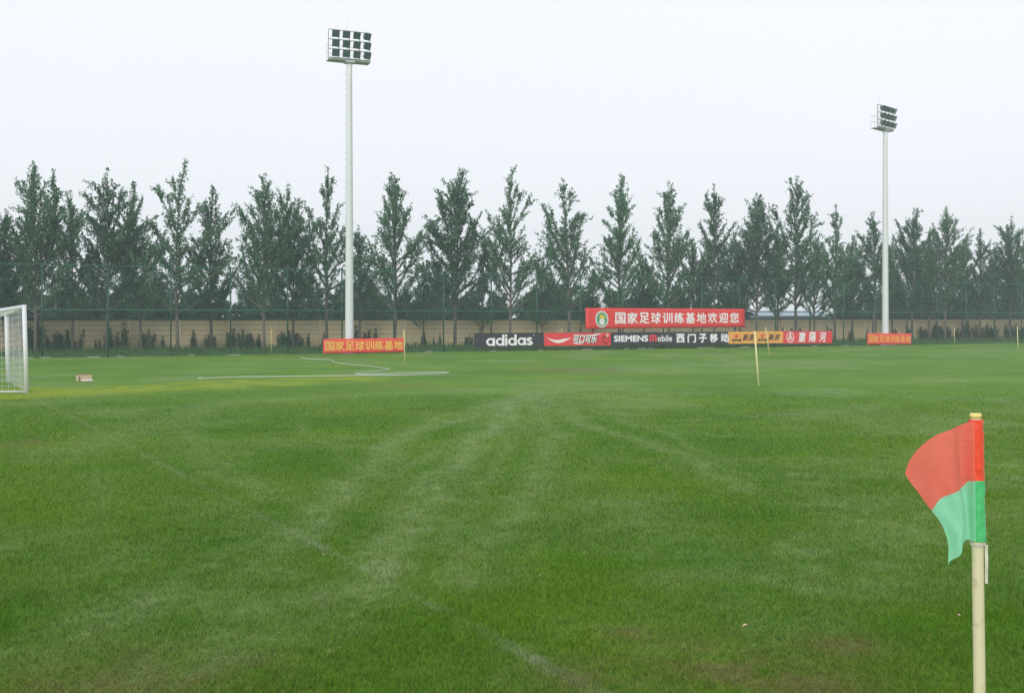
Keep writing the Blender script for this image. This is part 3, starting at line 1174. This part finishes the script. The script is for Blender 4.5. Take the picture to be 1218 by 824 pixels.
class Ink:
    """flat ink shapes on a board's front, each colour a little proud of the last"""

    def __init__(s, surf):
        s.surf = surf          # (x, z) -> y of the board's face
        s.mb = MB()

    def put(s, shape, mi, lift=.006, bold=0.0):
        v, f = shape
        if bold:                                   # a heavier weight: the glyph stamped at small shifts
            for k, (dx, dz) in enumerate(((bold, 0), (-bold, 0), (0, bold), (0, -bold))):
                s.put(([(x + dx, z + dz) for x, z in v], f), mi, lift + .0006 * (k + 1))
        s.mb.add([(x, s.surf(x, z) - lift, z) for x, z in v], f, mi)

    def ellipse(s, cx, cz, rx, rz, mi, lift=.006, inner=0.0, n=36):
        ring = [(cx + rx * math.cos(q), cz + rz * math.sin(q)) for q in [2 * math.pi * k / n for k in range(n)]]
        if inner:
            ins = [(cx + rx * inner * math.cos(q), cz + rz * inner * math.sin(q)) for q in [2 * math.pi * k / n for k in range(n)]]
            s.put((ring + ins, [(k, (k + 1) % n, n + (k + 1) % n, n + k) for k in range(n)]), mi, lift)
        else:
            s.put((ring + [(cx, cz)], [(k, (k + 1) % n, n) for k in range(n)]), mi, lift)

    def poly(s, pts, mi, lift=.006):
        s.put((pts, [tuple(range(len(pts)))]), mi, lift)

    def stroke(s, pts, wd, mi, lift=.006):
        v, f = [], []
        n = len(pts)
        for i, (x, z) in enumerate(pts):
            a, b = pts[max(0, i - 1)], pts[min(n - 1, i + 1)]
            dx, dz = b[0] - a[0], b[1] - a[1]
            L = math.hypot(dx, dz) or 1
            w_ = (wd(i / (n - 1)) if callable(wd) else wd) / 2
            v += [(x - dz / L * w_, z + dx / L * w_), (x + dz / L * w_, z - dx / L * w_)]
        for i in range(n - 1):
            f.append((2 * i, 2 * i + 1, 2 * i + 3, 2 * i + 2))
        s.put((v, f), mi, lift)


def board(name, x0, x1, yt, yb, off, mat, label, cat, cloth=False, ytr=None, ybr=None):
    """a board along the fence; pixel columns x0..x1, top and bottom rows at its left end (and right end)"""
    a, b = on_line(x0, off), on_line(x1, off)
    L = (b - a).length
    za, zb = zat(yb, a.y), zat(yt, a.y)
    zc, zd = (zat(ybr, b.y), zat(ytr, b.y)) if ytr else (za, zb)
    root = empty(name, a, FANG)
    root.rotation_euler = (R(2.5 * math.sin(x0 * 1.7)), 0, FANG + R(.25 * math.sin(x0)))
    tag(root, label, cat)
    amp = .025 if cloth else 0.0
    surf = (lambda x, z: amp * math.sin(x * 1.9) * math.sin(z * 2.2 + 1)) if cloth else (lambda x, z: 0.0)
    n, m = (36, 8) if cloth else (1, 1)
    th = .012 if cloth else .035
    bm = MB()
    vs, fs = [], []
    for side in (0, 1):
        for j in range(m + 1):
            for i in range(n + 1):
                x = L * i / n
                q = i / n
                zl, zh = za + (zc - za) * q, zb + (zd - zb) * q
                z = zl + (zh - zl) * j / m
                vs.append((x, surf(x, z) + (th if side else 0), z))
    W = n + 1
    half = W * (m + 1)
    for j in range(m):
        for i in range(n):
            k = j * W + i
            fs.append((k, k + 1, k + 1 + W, k + W))
            fs.append((half + k, half + k + W, half + k + 1 + W, half + k + 1))
    for i in range(n):
        fs.append((i, half + i, half + i + 1, i + 1))
        k = m * W + i
        fs.append((k, k + 1, half + k + 1, half + k))
    for j in range(m):
        k = j * W
        fs.append((k, k + W, half + k + W, half + k))
        k = j * W + n
        fs.append((k, half + k, half + k + W, k + W))
    bm.add(vs, fs, 0, cloth)
    bm.build('sheet' if cloth else 'panel', mat, root)
    # the map from fractions of the board to its plane
    def uv(u, v):
        zl, zh = za + (zc - za) * u, zb + (zd - zb) * u
        return (u * L, zl + (zh - zl) * v)
    return root, uv, Ink(surf), L, (za, zb)


def warp(shape, uv):
    v, f = shape
    return [uv(x, z) for x, z in v], f


def legs(root, L, z, n, mat):
    for i in range(n):
        b = MB()
        x = L * (i + .5) / n
        b.box((x, .045, z / 2 + .1), (.05, .02, z + .2))
        b.build('leg', mat, root)


def board_black_round():
    root, uv, ink, L, z = board('advertising_board', 564.5, 647, 396.6, 413.4, .34, M['board_black'],
                                'black advertising board with round white lowercase lettering, leftmost of the joined row', 'advertising board', ytr=395.6, ybr=411.6)
    # letters from rings and bars, x-height 1
    asp = 1.0
    x = [0.0]
    parts = []

    def ring(cx):
        n = 40
        o_ = [(cx + .5 * math.cos(2 * math.pi * k / n), .5 + .5 * math.sin(2 * math.pi * k / n)) for k in range(n)]
        i_ = [(cx + .24 * math.cos(2 * math.pi * k / n), .5 + .27 * math.sin(2 * math.pi * k / n)) for k in range(n)]
        return o_ + i_, [(k, (k + 1) % n, n + (k + 1) % n, n + k) for k in range(n)]

    def bar(x0, x1, z0, z1):
        return [(x0, z0), (x1, z0), (x1, z1), (x0, z1)], [(0, 1, 2, 3)]

    def arc_s(x0):
        pts = []
        for k in range(15):
            q = R(20 + 235 * k / 14)
            pts.append((x0 + .36 + .26 * math.cos(q), .74 + .145 * math.sin(q)))
        for k in range(15):
            q = R(75 - 255 * k / 14)
            pts.append((x0 + .36 + .28 * math.cos(q), .27 + .155 * math.sin(q)))
        return pts
    g, s_pts = [], None
    cur = 0.0
    for ch in 'adidas':
        if ch in 'ad':
            g.append((ring(cur + .5), 0))
            g.append((bar(cur + .76, cur + 1.02, 0.0, 1.0 if ch == 'a' else 1.42), .001))
            cur += 1.10
        elif ch == 'i':
            g.append((bar(cur, cur + .26, 0, 1.0), 0))
            g.append((bar(cur, cur + .26, 1.14, 1.42), 0))
            cur += .34
        else:
            s_pts = arc_s(cur)
            cur += .74
    u0, u1, v0, v1 = .165, .835, .10, .90
    sc = lambda p: uv(u0 + p[0] / cur * (u1 - u0), v0 + p[1] / 1.42 * (v1 - v0) - .0)
    for (v, f), lf in g:
        ink.put(([sc(p) for p in v], f), 0, .006 + lf)
    ink.stroke([sc(p) for p in s_pts], .135 * L * .67 / 5.0 * 1.55, 0)
    ink.ellipse(*uv(.848, .82), .035, .035, 0)
    ink.mb.build('lettering', M['ink_white'], root)
    legs(root, L, z[0], 3, M['board_black'])


def board_red_swoosh():
    root, uv, ink, L, z = board('advertising_board', 647.3, 726.3, 395.8, 411.4, .34, M['board_red'],
                                'red advertising board with white ribbon sweep and slanted white characters', 'advertising board', ytr=395.6, ybr=410.6)
    pts = [(.03, .66), (.09, .48), (.15, .36), (.21, .33), (.28, .42), (.33, .49), (.38, .58), (.41, .68)]
    fine = []
    for i in range(len(pts) - 1):
        for k in range(4):
            q = k / 4
            fine.append(uv(pts[i][0] + (pts[i + 1][0] - pts[i][0]) * q, pts[i][1] + (pts[i + 1][1] - pts[i][1]) * q))
    h = z[1] - z[0]
    ink.stroke(fine, lambda q: h * .24 * max(.04, math.sin(math.pi * min(1, (q + .02))) ** 1.3), 0)
    sh = sh0 = text_shape('可口可乐', shear=.25)
    ink.put(warp(fit(sh, .437, .795, .17, .82), uv), 1, .003, bold=.035)
    ink.put(warp(fit(sh0, .430, .785, .20, .86), uv), 0, .009, bold=.016)
    ink.stroke([uv(.43, .20), uv(.50, .15), uv(.56, .17)], h * .07, 0, .010)
    ink.stroke([uv(.70, .78), uv(.76, .86), uv(.84, .90)], h * .08, 0, .010)
    # the loose round flourish at the right end
    ink.ellipse(*uv(.92, .45), h * .33, h * .36, 2, .006)
    ink.ellipse(*uv(.925, .42), h * .24, h * .24, 3, .008)
    ink.ellipse(*uv(.945, .80), h * .13, h * .15, 4, .009)
    ink.stroke([uv(.88, .30), uv(.91, .18), uv(.95, .20), uv(.97, .40)], h * .07, 2, .010)
    ink.stroke([uv(.88, .55), uv(.92, .62), uv(.955, .5)], h * .06, 2, .010)
    ink.mb.build('lettering', [M['ink_white'], M['ink_black'], M['ink_darkred'], M['ink_red'], M['ink_peach']], root)
    legs(root, L, z[0], 3, M['board_black'])


def board_black_long():
    root, uv, ink, L, z = board('advertising_board', 726.8, 866, 395.5, 410.8, .34, M['board_black'],
                                'longest black advertising board with white capitals, a red m and five white characters', 'advertising board', ytr=394.6, ybr=408.9)
    ink.put(warp(fit(text_shape('SIEMENS'), .027, .303, .30, .75), uv), 0, bold=.026)
    ink.put(warp(fit(text_shape('m'), .320, .373, .28, .78), uv), 1, bold=.03)
    ink.put(warp(fit(text_shape('obile'), .384, .506, .27, .76), uv), 0, bold=.010)
    for i, ch in enumerate('西门子移动'):
        u = .545 + .0975 * i
        ink.put(warp(fit(text_shape(ch), u, u + .068, .17, .84), uv), 0, bold=.026)
    ink.mb.build('lettering', [M['ink_white'], M['ink_red']], root)
    legs(root, L, z[0], 5, M['board_black'])


def board_amber():
    root, uv, ink, L, z = board('advertising_board', 866.3, 931, 394.4, 408.7, .34, M['board_amber'],
                                'amber advertising board with the same dark wordmark printed twice', 'advertising board', ytr=393.8, ybr=407.8)
    h = z[1] - z[0]
    for u in (.06, .535):
        ink.put(warp(fit(text_shape('sina', shear=.15), u, u + .17, .18, .45), uv), 0, bold=.016)
        ink.stroke([uv(u + .03, .56), uv(u + .06, .70), uv(u + .10, .74), uv(u + .14, .66)], h * .09, 1)
        ink.ellipse(*uv(u + .085, .56), h * .12, h * .10, 1, .006)
        ink.ellipse(*uv(u + .085, .56), h * .05, h * .045, 0, .008)
        ink.put(warp(fit(text_shape('新浪', shear=.3), u + .195, u + .40, .22, .78), uv), 0, bold=.014)
    ink.mb.build('lettering', [M['ink_black'], M['ink_red']], root)
    legs(root, L, z[0], 3, M['board_black'])


def board_red_emblem():
    root, uv, ink, L, z = board('advertising_board', 931.3, 990, 393.9, 408.6, .34, M['board_red'],
                                'red advertising board with a white ringed emblem and three brushed characters, rightmost of the row', 'advertising board', ytr=393.6, ybr=408.0)
    h = z[1] - z[0]
    c = uv(.145, .50)
    ink.ellipse(*c, h * .40, h * .43, 0, inner=.86)
    for q in (-1, 0, 1):
        ink.stroke([(c[0], c[1] + h * .36), (c[0] + q * h * .10, c[1]), (c[0] + q * h * .22, c[1] - h * .26)], h * .055, 0)
    ink.stroke([(c[0] - h * .30, c[1] - h * .05), (c[0] + h * .30, c[1] - h * .05)], h * .05, 0, .008)
    for i, ch in enumerate('瀏陽河'):
        u = .31 + .215 * i
        ink.put(warp(fit(text_shape(ch, shear=.12), u, u + .135, .12, .90), uv), 0, bold=.018)
    ink.mb.build('lettering', M['ink_white'], root)
    legs(root, L, z[0], 3, M['board_black'])


def banner_welcome():
    root, uv, ink, L, z = board('banner', 697, 886.5, 366.2, 391.2, .28, M['banner_red'],
                                'long red cloth banner with round green crest hung high on the fence', 'banner', cloth=True, ytr=367.4, ybr=388.6)
    h = z[1] - z[0]
    c = uv(.094, .46)
    rx, rz = h * .37, h * .41
    ink.ellipse(*c, rx, rz, 1)
    ink.ellipse(*c, rx * .76, rz * .78, 2, .012)
    ink.poly([(c[0] - rx * .42, c[1] + rz * .16), (c[0] + rx * .55, c[1] + rz * .10), (c[0] + rx * .48, c[1] + rz * .30), (c[0] + rx * .10, c[1] + rz * .40),
              (c[0] + rx * .30, c[1] + rz * .56), (c[0] - rx * .30, c[1] + rz * .50)], 3, .016)
    ink.ellipse(c[0], c[1] - rz * .30, rx * .40, rz * .38, 0, .016)
    for k in range(5):
        q = R(90 + 72 * k)
        ink.ellipse(c[0] + rx * .26 * math.cos(q), c[1] - rz * .30 + rz * .25 * math.sin(q), rx * .07, rz * .07, 1, .019, n=8)
    ink.ellipse(c[0], c[1] - rz * .30, rx * .12, rz * .12, 1, .019, n=10)
    chars = '国家足球训练基地欢迎您'
    for i, ch in enumerate(chars):
        u = .175 + .0722 * i
        ink.put(warp(fit(text_shape(ch), u, u + .060, .24, .78), uv), 0, .010, bold=.016)
    ink.mb.build('lettering', [M['ink_white'], M['ink_grey'], M['ink_green'], M['ink_gold']], root)


def banner_low(x0, x1, yt, yb, ytr, ybr, off, label, inkm, redm, u0, u1, bold):
    root, uv, ink, L, z = board('banner', x0, x1, yt, yb, off, redm, label, 'banner', cloth=True, ytr=ytr, ybr=ybr)
    chars = '国家足球训练基地'
    st = (u1 - u0) / len(chars)
    for i, ch in enumerate(chars):
        u = u0 + st * i
        ink.put(warp(fit(text_shape(ch), u, u + st * .9, .19, .83), uv), 0, .012, bold=bold)
    ink.mb.build('lettering', inkm, root)
    b = MB()
    for x in (.05, L / 2, L - .05):
        b.tube([(x, .03, 0), (x, .03, z[1])], .02, 6)
    b.build('banner_frame', M['galv'], root)


board_black_round()
board_red_swoosh()
board_black_long()
board_amber()
board_red_emblem()
banner_welcome()
banner_low(384.5, 481, 403.2, 420.4, 402.0, 418.4, 1.75, 'low red banner with yellow characters at the foot of the left floodlight mast', M['ink_yellow'],
           M['banner_pale_red'], .025, .99, .012)
banner_low(1031.5, 1084.5, 396.3, 409.7, 396.6, 409.4, 1.75, 'low red banner with orange characters at the foot of the right floodlight mast', M['ink_orange'],
           M['banner_pale_red'], .03, .98, .014)

# ------------------------------------------------------------------ thin stakes in the field
stakes = [(323, 391.5, 322.6, 419.5, 'cane', 'thin cane stake standing before the fence left of the low banner with yellow characters'),
          (480.5, 392.8, 481.5, 431.5, 'cane', 'thin yellow stake at the right end of the low banner with yellow characters'),
          (668, 390.5, 669, 415.5, 'cane', 'thin cane stake in front of the red board with the ribbon sweep'),
          (897.6, 394, 902.6, 459.5, 'green', 'tall leaning pale green stake, nearest and longest, before the amber board'),
          (910.5, 389.5, 915.5, 423.0, 'cane', 'shorter leaning stake before the right half of the amber board'),
          (933.4, 390, 932.6, 411.8, 'cane', 'thin pale stake between the amber board and the red emblem board'),
          (1135, 389, 1135.4, 408.6, 'green', 'thin pale green stake before the weeds right of the right mast'),
          (1210, 388, 1211, 416, 'green', 'thin yellow green stake close to the right edge of view')]
for xt, yt, xb, yb, kind, lb in stakes:
    p = on_ground(xb, yb)
    tp = at(xt, yt, p.y)
    b = MB()
    dv = Vector((tp.x - p.x, 0, tp.z))
    b.tube([(0, 0, 0), tuple(dv * .5), tuple(dv)], [.030, .028, .026] if p.y > 40 else [.028, .026, .022], 8)
    b.tube([tuple(dv), tuple(dv * 1.012)], .018, 8)
    o = b.build('stake', M['stake_green' if kind == 'green' else 'stake'])
    o.location = p
    tag(o, lb, 'stake', 'thin stakes standing on the pitch')

# pale kerb stones showing at the foot of the fence
kerbs = [(-8, 40), (48, 60), (105, 118), (140, 147), (225, 231), (272, 284), (506, 514), (582, 590), (640, 645), (692, 704), (742, 748), (758, 778), (830, 848),
         (880, 891), (965, 972), (1002, 1010), (1060, 1066)]
kx = [(a + b) / 2 for a, b in kerbs]
for (x0, x1), xm in zip(kerbs, kx):
    a, b_ = on_line(x0, .10), on_line(x1, .10)
    L = (b_ - a).length
    b = MB()
    b.box((L / 2, 0, .025), (L, .14, .05))
    o = b.build('kerb_stone', M['concrete'], bevel=.012)
    o.location = a
    o.rotation_euler = (0, 0, FANG)
    tag(o, ordinal_place(kx, xm, 'pale kerb stone', ', at the fence foot'), 'kerb stone', 'kerb stones showing along the fence foot')

# ------------------------------------------------------------------ the goal at the left edge
def build_goal():
    d1 = CAMZ * F / (467 - HY)
    P1b, P1t = at(31.8, 467, d1), at(28.6, 362.5, d1)
    d2 = CAMZ * F / (454.3 - HY)
    P2b, P2t = at(9.6, 454.3, d2), at(7.6, 374.5, d2)
    P1b.z = P2b.z = 0
    P3b = Vector((P1b.x - 3.4, P1b.y - .25, 0))
    P3t = Vector((P3b.x, P3b.y, P1t.z - .62))
    P4b = P2b + (P3b - P1b)
    P4t = P2t + (P3b - P1b) + Vector((0, 0, -.3))
    P0 = Vector((P1b.x, P1b.y, 0))
    root = empty('goal', P0)
    tag(root, 'white football goal with net cut by the left edge', 'goal')
    q = lambda p: tuple(p - P0)

    def bar(name, a, b, r):
        m = MB()
        m.tube([q(a), q(b)], r, 14)
        return m.build(name, M['white_paint'], root)
    bar('goal_post', P1b, P1t, .058)
    bar('goal_post', P2b, P2t, .062)
    bar('goal_post', P3b, P3t, .05)
    bar('goal_post', P4b, P4t, .05)
    bar('crossbar', P1t - Vector((0, 0, .05)), P3t, .055)
    bar('top_bar', P1t - Vector((0, 0, .05)), P2t, .05)
    bar('top_bar', P2t, P4t, .04)
    bar('ground_bar', P1b + Vector((0, 0, .03)), P3b + Vector((0, 0, .03)), .025)
    net = MB()

    def sheet(a, b, c, d, pitch=.16, sag=.05, r=.003):
        nu = max(2, int((b - a).length / pitch))
        nv = max(2, int((d - a).length / pitch))
        pt = lambda u, v: (a * (1 - u) + b * u) * (1 - v) + (d * (1 - u) + c * u) * v + Vector((0, .6 * sag, -sag)) * math.sin(math.pi * u) * math.sin(math.pi * v)
        for i in range(nu + 1):
            net.tube([q(pt(i / nu, k / 8)) for k in range(9)], r, 4, caps=False)
        for j in range(nv + 1):
            net.tube([q(pt(k / 10, j / nv)) for k in range(11)], r, 4, caps=False)
    up = Vector((0, 0, .03))
    sheet(P1b + up, P3b + up, P3t, P1t)
    sheet(P1t, P3t, P4t, P2t, sag=.10)
    sheet(P1b + up, P2b + up, P2t, P1t, pitch=.2)
    net.build('net', M['white_paint'], root)


build_goal()

# ------------------------------------------------------------------ cardboard box
def build_box():
    p = on_ground(101.5, 453.2)
    s = p.y / F
    root = empty('cardboard_box', p, R(40))
    tag(root, 'small brown cardboard box lying open on the grass near the goal', 'box')
    L, D, H = 15.0 * s, .30, 7.0 * s
    b = MB()
    t = .008
    b.box((0, D / 2, t / 2 + .002), (L, D, t))
    b.box((0, -t / 2, H / 2), (L, t, H))
    b.box((0, D + t / 2, H / 2), (L, t, H))
    b.box((-L / 2 + t / 2, D / 2, H / 2), (t, D - .001, H - .002))
    b.box((L / 2 - t / 2, D / 2, H / 2), (t, D - .001, H - .002))
    b.build('carton', M['card'], root)
    f = MB()
    f.box((0, D + .09, H * .93), (L - .01, .17, .006), rot=Matrix.Rotation(R(-24), 3, 'X'))
    f.build('flap', M['card'], root)
    g = MB()
    g.box((L * .06, -.10, .03), (L * .86, .17, .012), rot=Matrix.Rotation(R(8), 3, 'X'))
    g.build('flap', M['card_white'], root)
    k = MB()
    k.box((-L / 2 + .02, -.013, H * .42), (.025, .006, H * .75))
    k.build('tape', M['card_dark'], root)


build_box()

# ------------------------------------------------------------------ white hose on the grass
def catmull(pts, n=10):
    P = [pts[0]] + pts + [pts[-1]]
    outp = []
    for i in range(1, len(P) - 2):
        for k in range(n):
            t = k / n
            a, b, c, d = P[i - 1], P[i], P[i + 1], P[i + 2]
            outp.append(.5 * ((2 * b) + (c - a) * t + (2 * a - 5 * b + 4 * c - d) * t * t + (3 * b - a - 3 * c + d) * t ** 3))
    outp.append(P[-2])
    return outp


def build_hose():
    pix = [(240, 450.3), (290, 448.7), (350, 448.2), (420, 447.2), (480, 446.4), (520, 444.9), (533, 443.9), (529, 443.0), (505, 443.4), (460, 444.8), (430, 445.4),
           (423, 444.6), (432, 443.4), (455, 441.0), (463, 439.6), (456, 438.2), (440, 436.0), (412, 433.2), (398, 431.2), (396, 429.0), (384, 427.6), (368, 427.2), (357, 425.3)]
    pts = [on_ground(*p) for p in pix]
    base = pts[0].copy()
    c = catmull([p - base + Vector((0, 0, .018)) for p in pts])
    b = MB()
    b.tube([tuple(p) for p in c], .016, 8)
    b.tube([tuple(c[0]), tuple(c[0] + (c[0] - c[1]).normalized() * .12)], .03, 8)
    o = b.build('hose', M['hose'])
    o.location = base
    tag(o, 'white hose snaking in loops over the grass toward the fence', 'hose')


build_hose()

# ------------------------------------------------------------------ corner flag in the foreground
def build_flag():
    d = 3.646
    s = d / F
    base = at(1165.2, 824, d)
    base.z = 0
    root = empty('corner_flag', base)
    tag(root, 'red and green corner flag on a cream pole in the near right foreground', 'corner flag')
    zt = zat(497, d)
    q = lambda x, y, dy=0.0: Vector(((x - 1165.2) * s, dy, zat(y, d)))
    lean = q(1160.5, 497).x
    b = MB()
    b.tube([(0, 0, 0), (0, 0, zat(824, d)), (lean * .5, 0, zat(650, d)), (lean, 0, zt)], [.0204, .0202, .0197, .0185], 24)
    b.build('pole', M['flag_pole'], root)
    b = MB()
    b.tube([(lean, 0, zt + .0005), (lean - .0003, 0, zat(491.5, d))], [.0198, .0194], 24)
    b.build('cap', M['pole_cap'], root)
    # sleeve: cloth wrapped round the pole, wrinkled
    for nm, ya, yb, mt in (('sleeve', 498.5, 570.5, 'sleeve_red'), ('sleeve', 570.5, 643, 'sleeve_green')):
        vs, fs = [], []
        n, m = 30, 26
        for j in range(m + 1):
            y = ya + (yb - ya) * j / m
            fr = (y - 497) / (643 - 497)
            cx = lean * (1 - .55 * fr) + .0008
            for k in range(n):
                a = 2 * math.pi * k / n
                wr = .0009 * math.sin(9 * fr * 6.28 + 2.2 * a) + .0016 * math.sin(3 * a + fr * 17) * fr + .0008 * math.sin(31 * fr - 5 * a)
                r_ = .0245 + wr + .001 * fr
                vs.append((cx + r_ * math.cos(a), r_ * math.sin(a), zat(y, d)))
        for j in range(m):
            for k in range(n):
                k2 = (k + 1) % n
                fs.append((j * n + k, j * n + k2, (j + 1) * n + k2, (j + 1) * n + k))
        b = MB()
        b.add(vs, fs, 0, True)
        b.build(nm, M[mt], root)
    # flying cloth: a patch between its four edges
    def curve(pts, n=64):
        c = catmull([Vector((x, y, 0)) for x, y in pts], 12)
        L = [0]
        for a_, b_ in zip(c[:-1], c[1:]):
            L.append(L[-1] + (b_ - a_).length)
        res = []
        for k in range(n + 1):
            t = L[-1] * k / n
            i = 0
            while i < len(L) - 2 and L[i + 1] < t:
                i += 1
            q_ = (t - L[i]) / max(1e-9, L[i + 1] - L[i])
            res.append(c[i] + (c[i + 1] - c[i]) * q_)
        return res
    n = 64
    top = curve([(1156, 499), (1140, 506), (1112, 518), (1092, 531), (1080, 545), (1072.3, 561)], n)
    bot = curve([(1157, 643), (1150, 641.5), (1145, 645), (1140, 655), (1135, 665), (1130.5, 673)], n)
    # fly edge: red half then green half, so that the seam ends at (1107, 606)
    f1 = curve([(1072.3, 561), (1078, 571), (1088, 583), (1098, 596), (1107, 606.5)], n // 2)
    f2 = curve([(1107, 606.5), (1118, 619), (1126, 633), (1131, 650), (1130.5, 673)], n // 2)
    fly = f1 + f2[1:]
    hoist = [Vector((1156 + v / n, 499 + 144 * v / n, 0)) for v in range(n + 1)]
    vs, fr_, fg_ = [], [], []
    sm = lambda a, b_, t: (lambda x: x * x * (3 - 2 * x))(min(1, max(0, (t - a) / (b_ - a))))
    for j in range(n + 1):
        v = j / n
        for i in range(n + 1):
            u = i / n
            p = (top[i] * (1 - v) + bot[i] * v) + (hoist[j] * (1 - u) + fly[j] * u) - (
                (top[0] * (1 - u) + top[n] * u) * (1 - v) + (bot[0] * (1 - u) + bot[n] * u) * v)
            p.y += 9.0 * math.sin(math.pi * v) ** 2 * sm(.07, .17, u) * (1 - u) ** .7
            dep = .030 * math.sin(2.6 * u + .9 * v) * u + .012 * math.sin(7.5 * u - 3.0 * v + .6) * min(1, u * 3) + .008 * math.sin(13 * u + 6 * v) * u
            dep += -.016 * math.exp(-((u - .17) / .055) ** 2) * math.sin(math.pi * min(1, v + .12))
            vs.append(tuple(q(p.x, p.y, -.024 * (1 - sm(0, .12, u)) - dep)))
    W = n + 1
    h = n // 2
    for lo, hi, mt in ((0, h, 'flag_red'), (h, n, 'flag_green')):
        vv = vs[lo * W:(hi + 1) * W]
        fs = [(j * W + i, j * W + i + 1, (j + 1) * W + i + 1, (j + 1) * W + i) for j in range(hi - lo) for i in range(n)]
        b = MB()
        b.add(vv, fs, 0, True)
        b.build('flag_cloth', M[mt], root)
    # white tape tied under the sleeve, one end hanging down
    t = MB()
    cx = lean * .42
    for zz, rr_ in ((645.5, .0240), (647.5, .0235)):
        pts = [(cx + rr_ * math.cos(a), rr_ * math.sin(a), zat(zz + .6 * math.sin(2 * a), d)) for a in [2 * math.pi * k / 20 for k in range(21)]]
        t.tube(pts, .0024, 6)
    vs, fs = [], []
    for k in range(13):
        y = 646 + 46 * k / 12
        wv = 1.1 * math.sin(k * .8)
        x0 = 1168.9 + .12 * k * .3 + .3 * wv
        w_ = 3.0 - .06 * k
        for e in (0, 1):
            vs.append(tuple(q(x0 + w_ * e, y, -.016 + .003 * wv - .006 * e)))
    for k in range(12):
        fs.append((2 * k, 2 * k + 1, 2 * k + 3, 2 * k + 2))
    t.add(vs, fs, 0, True)
    t.build('tie', M['tie'], root)


build_flag()

# fallen leaves on the near grass
fl = [(384, 664, 'left of the faint goal line'), (641, 689, 'left of the near pale track'), (888, 750, 'beside the bare soil near the bottom'), (1140, 737, 'left of the corner pole'),
      (942, 567, 'far out on the middle of the pitch')]
for i, (x, y, lb) in enumerate(fl):
    p = on_ground(x, y)
    b = MB()
    k = .016 + .004 * (i % 3)
    b.add([(-k, 0, .034), (-k * .3, k * .5, .044), (k * .5, k * .42, .042), (k, 0, .036), (k * .5, -k * .42, .044), (-k * .3, -k * .5, .046)], [(0, 5, 4, 3), (0, 3, 2, 1)])
    o = b.build('fallen_leaf', M['card'])
    o.location = p
    o.rotation_euler = (.1, .15, i * 1.7)
    tag(o, 'tiny dry brown leaf on the turf, ' + lb, 'leaf', 'dry leaves on the turf')

# ------------------------------------------------------------------ thin overcast haze
def haze():
    b = MB()
    b.box((0, 115, 12), (420, 300, 26))
    o = b.build('haze', bpy.data.materials.new('haze'))
    m = o.data.materials[0]
    m.use_nodes = True
    t = m.node_tree
    t.nodes.clear()
    ou = nd(t, 'OutputMaterial')
    v = nd(t, 'VolumePrincipled')
    v.inputs['Color'].default_value = (0.86, 0.96, 1.0, 1)
    v.inputs['Density'].default_value = 0.0015
    t.links.new(v.outputs[0], ou.inputs['Volume'])
    tag(o, 'thin pale air haze over the whole pitch', 'haze', kind='stuff')


haze()
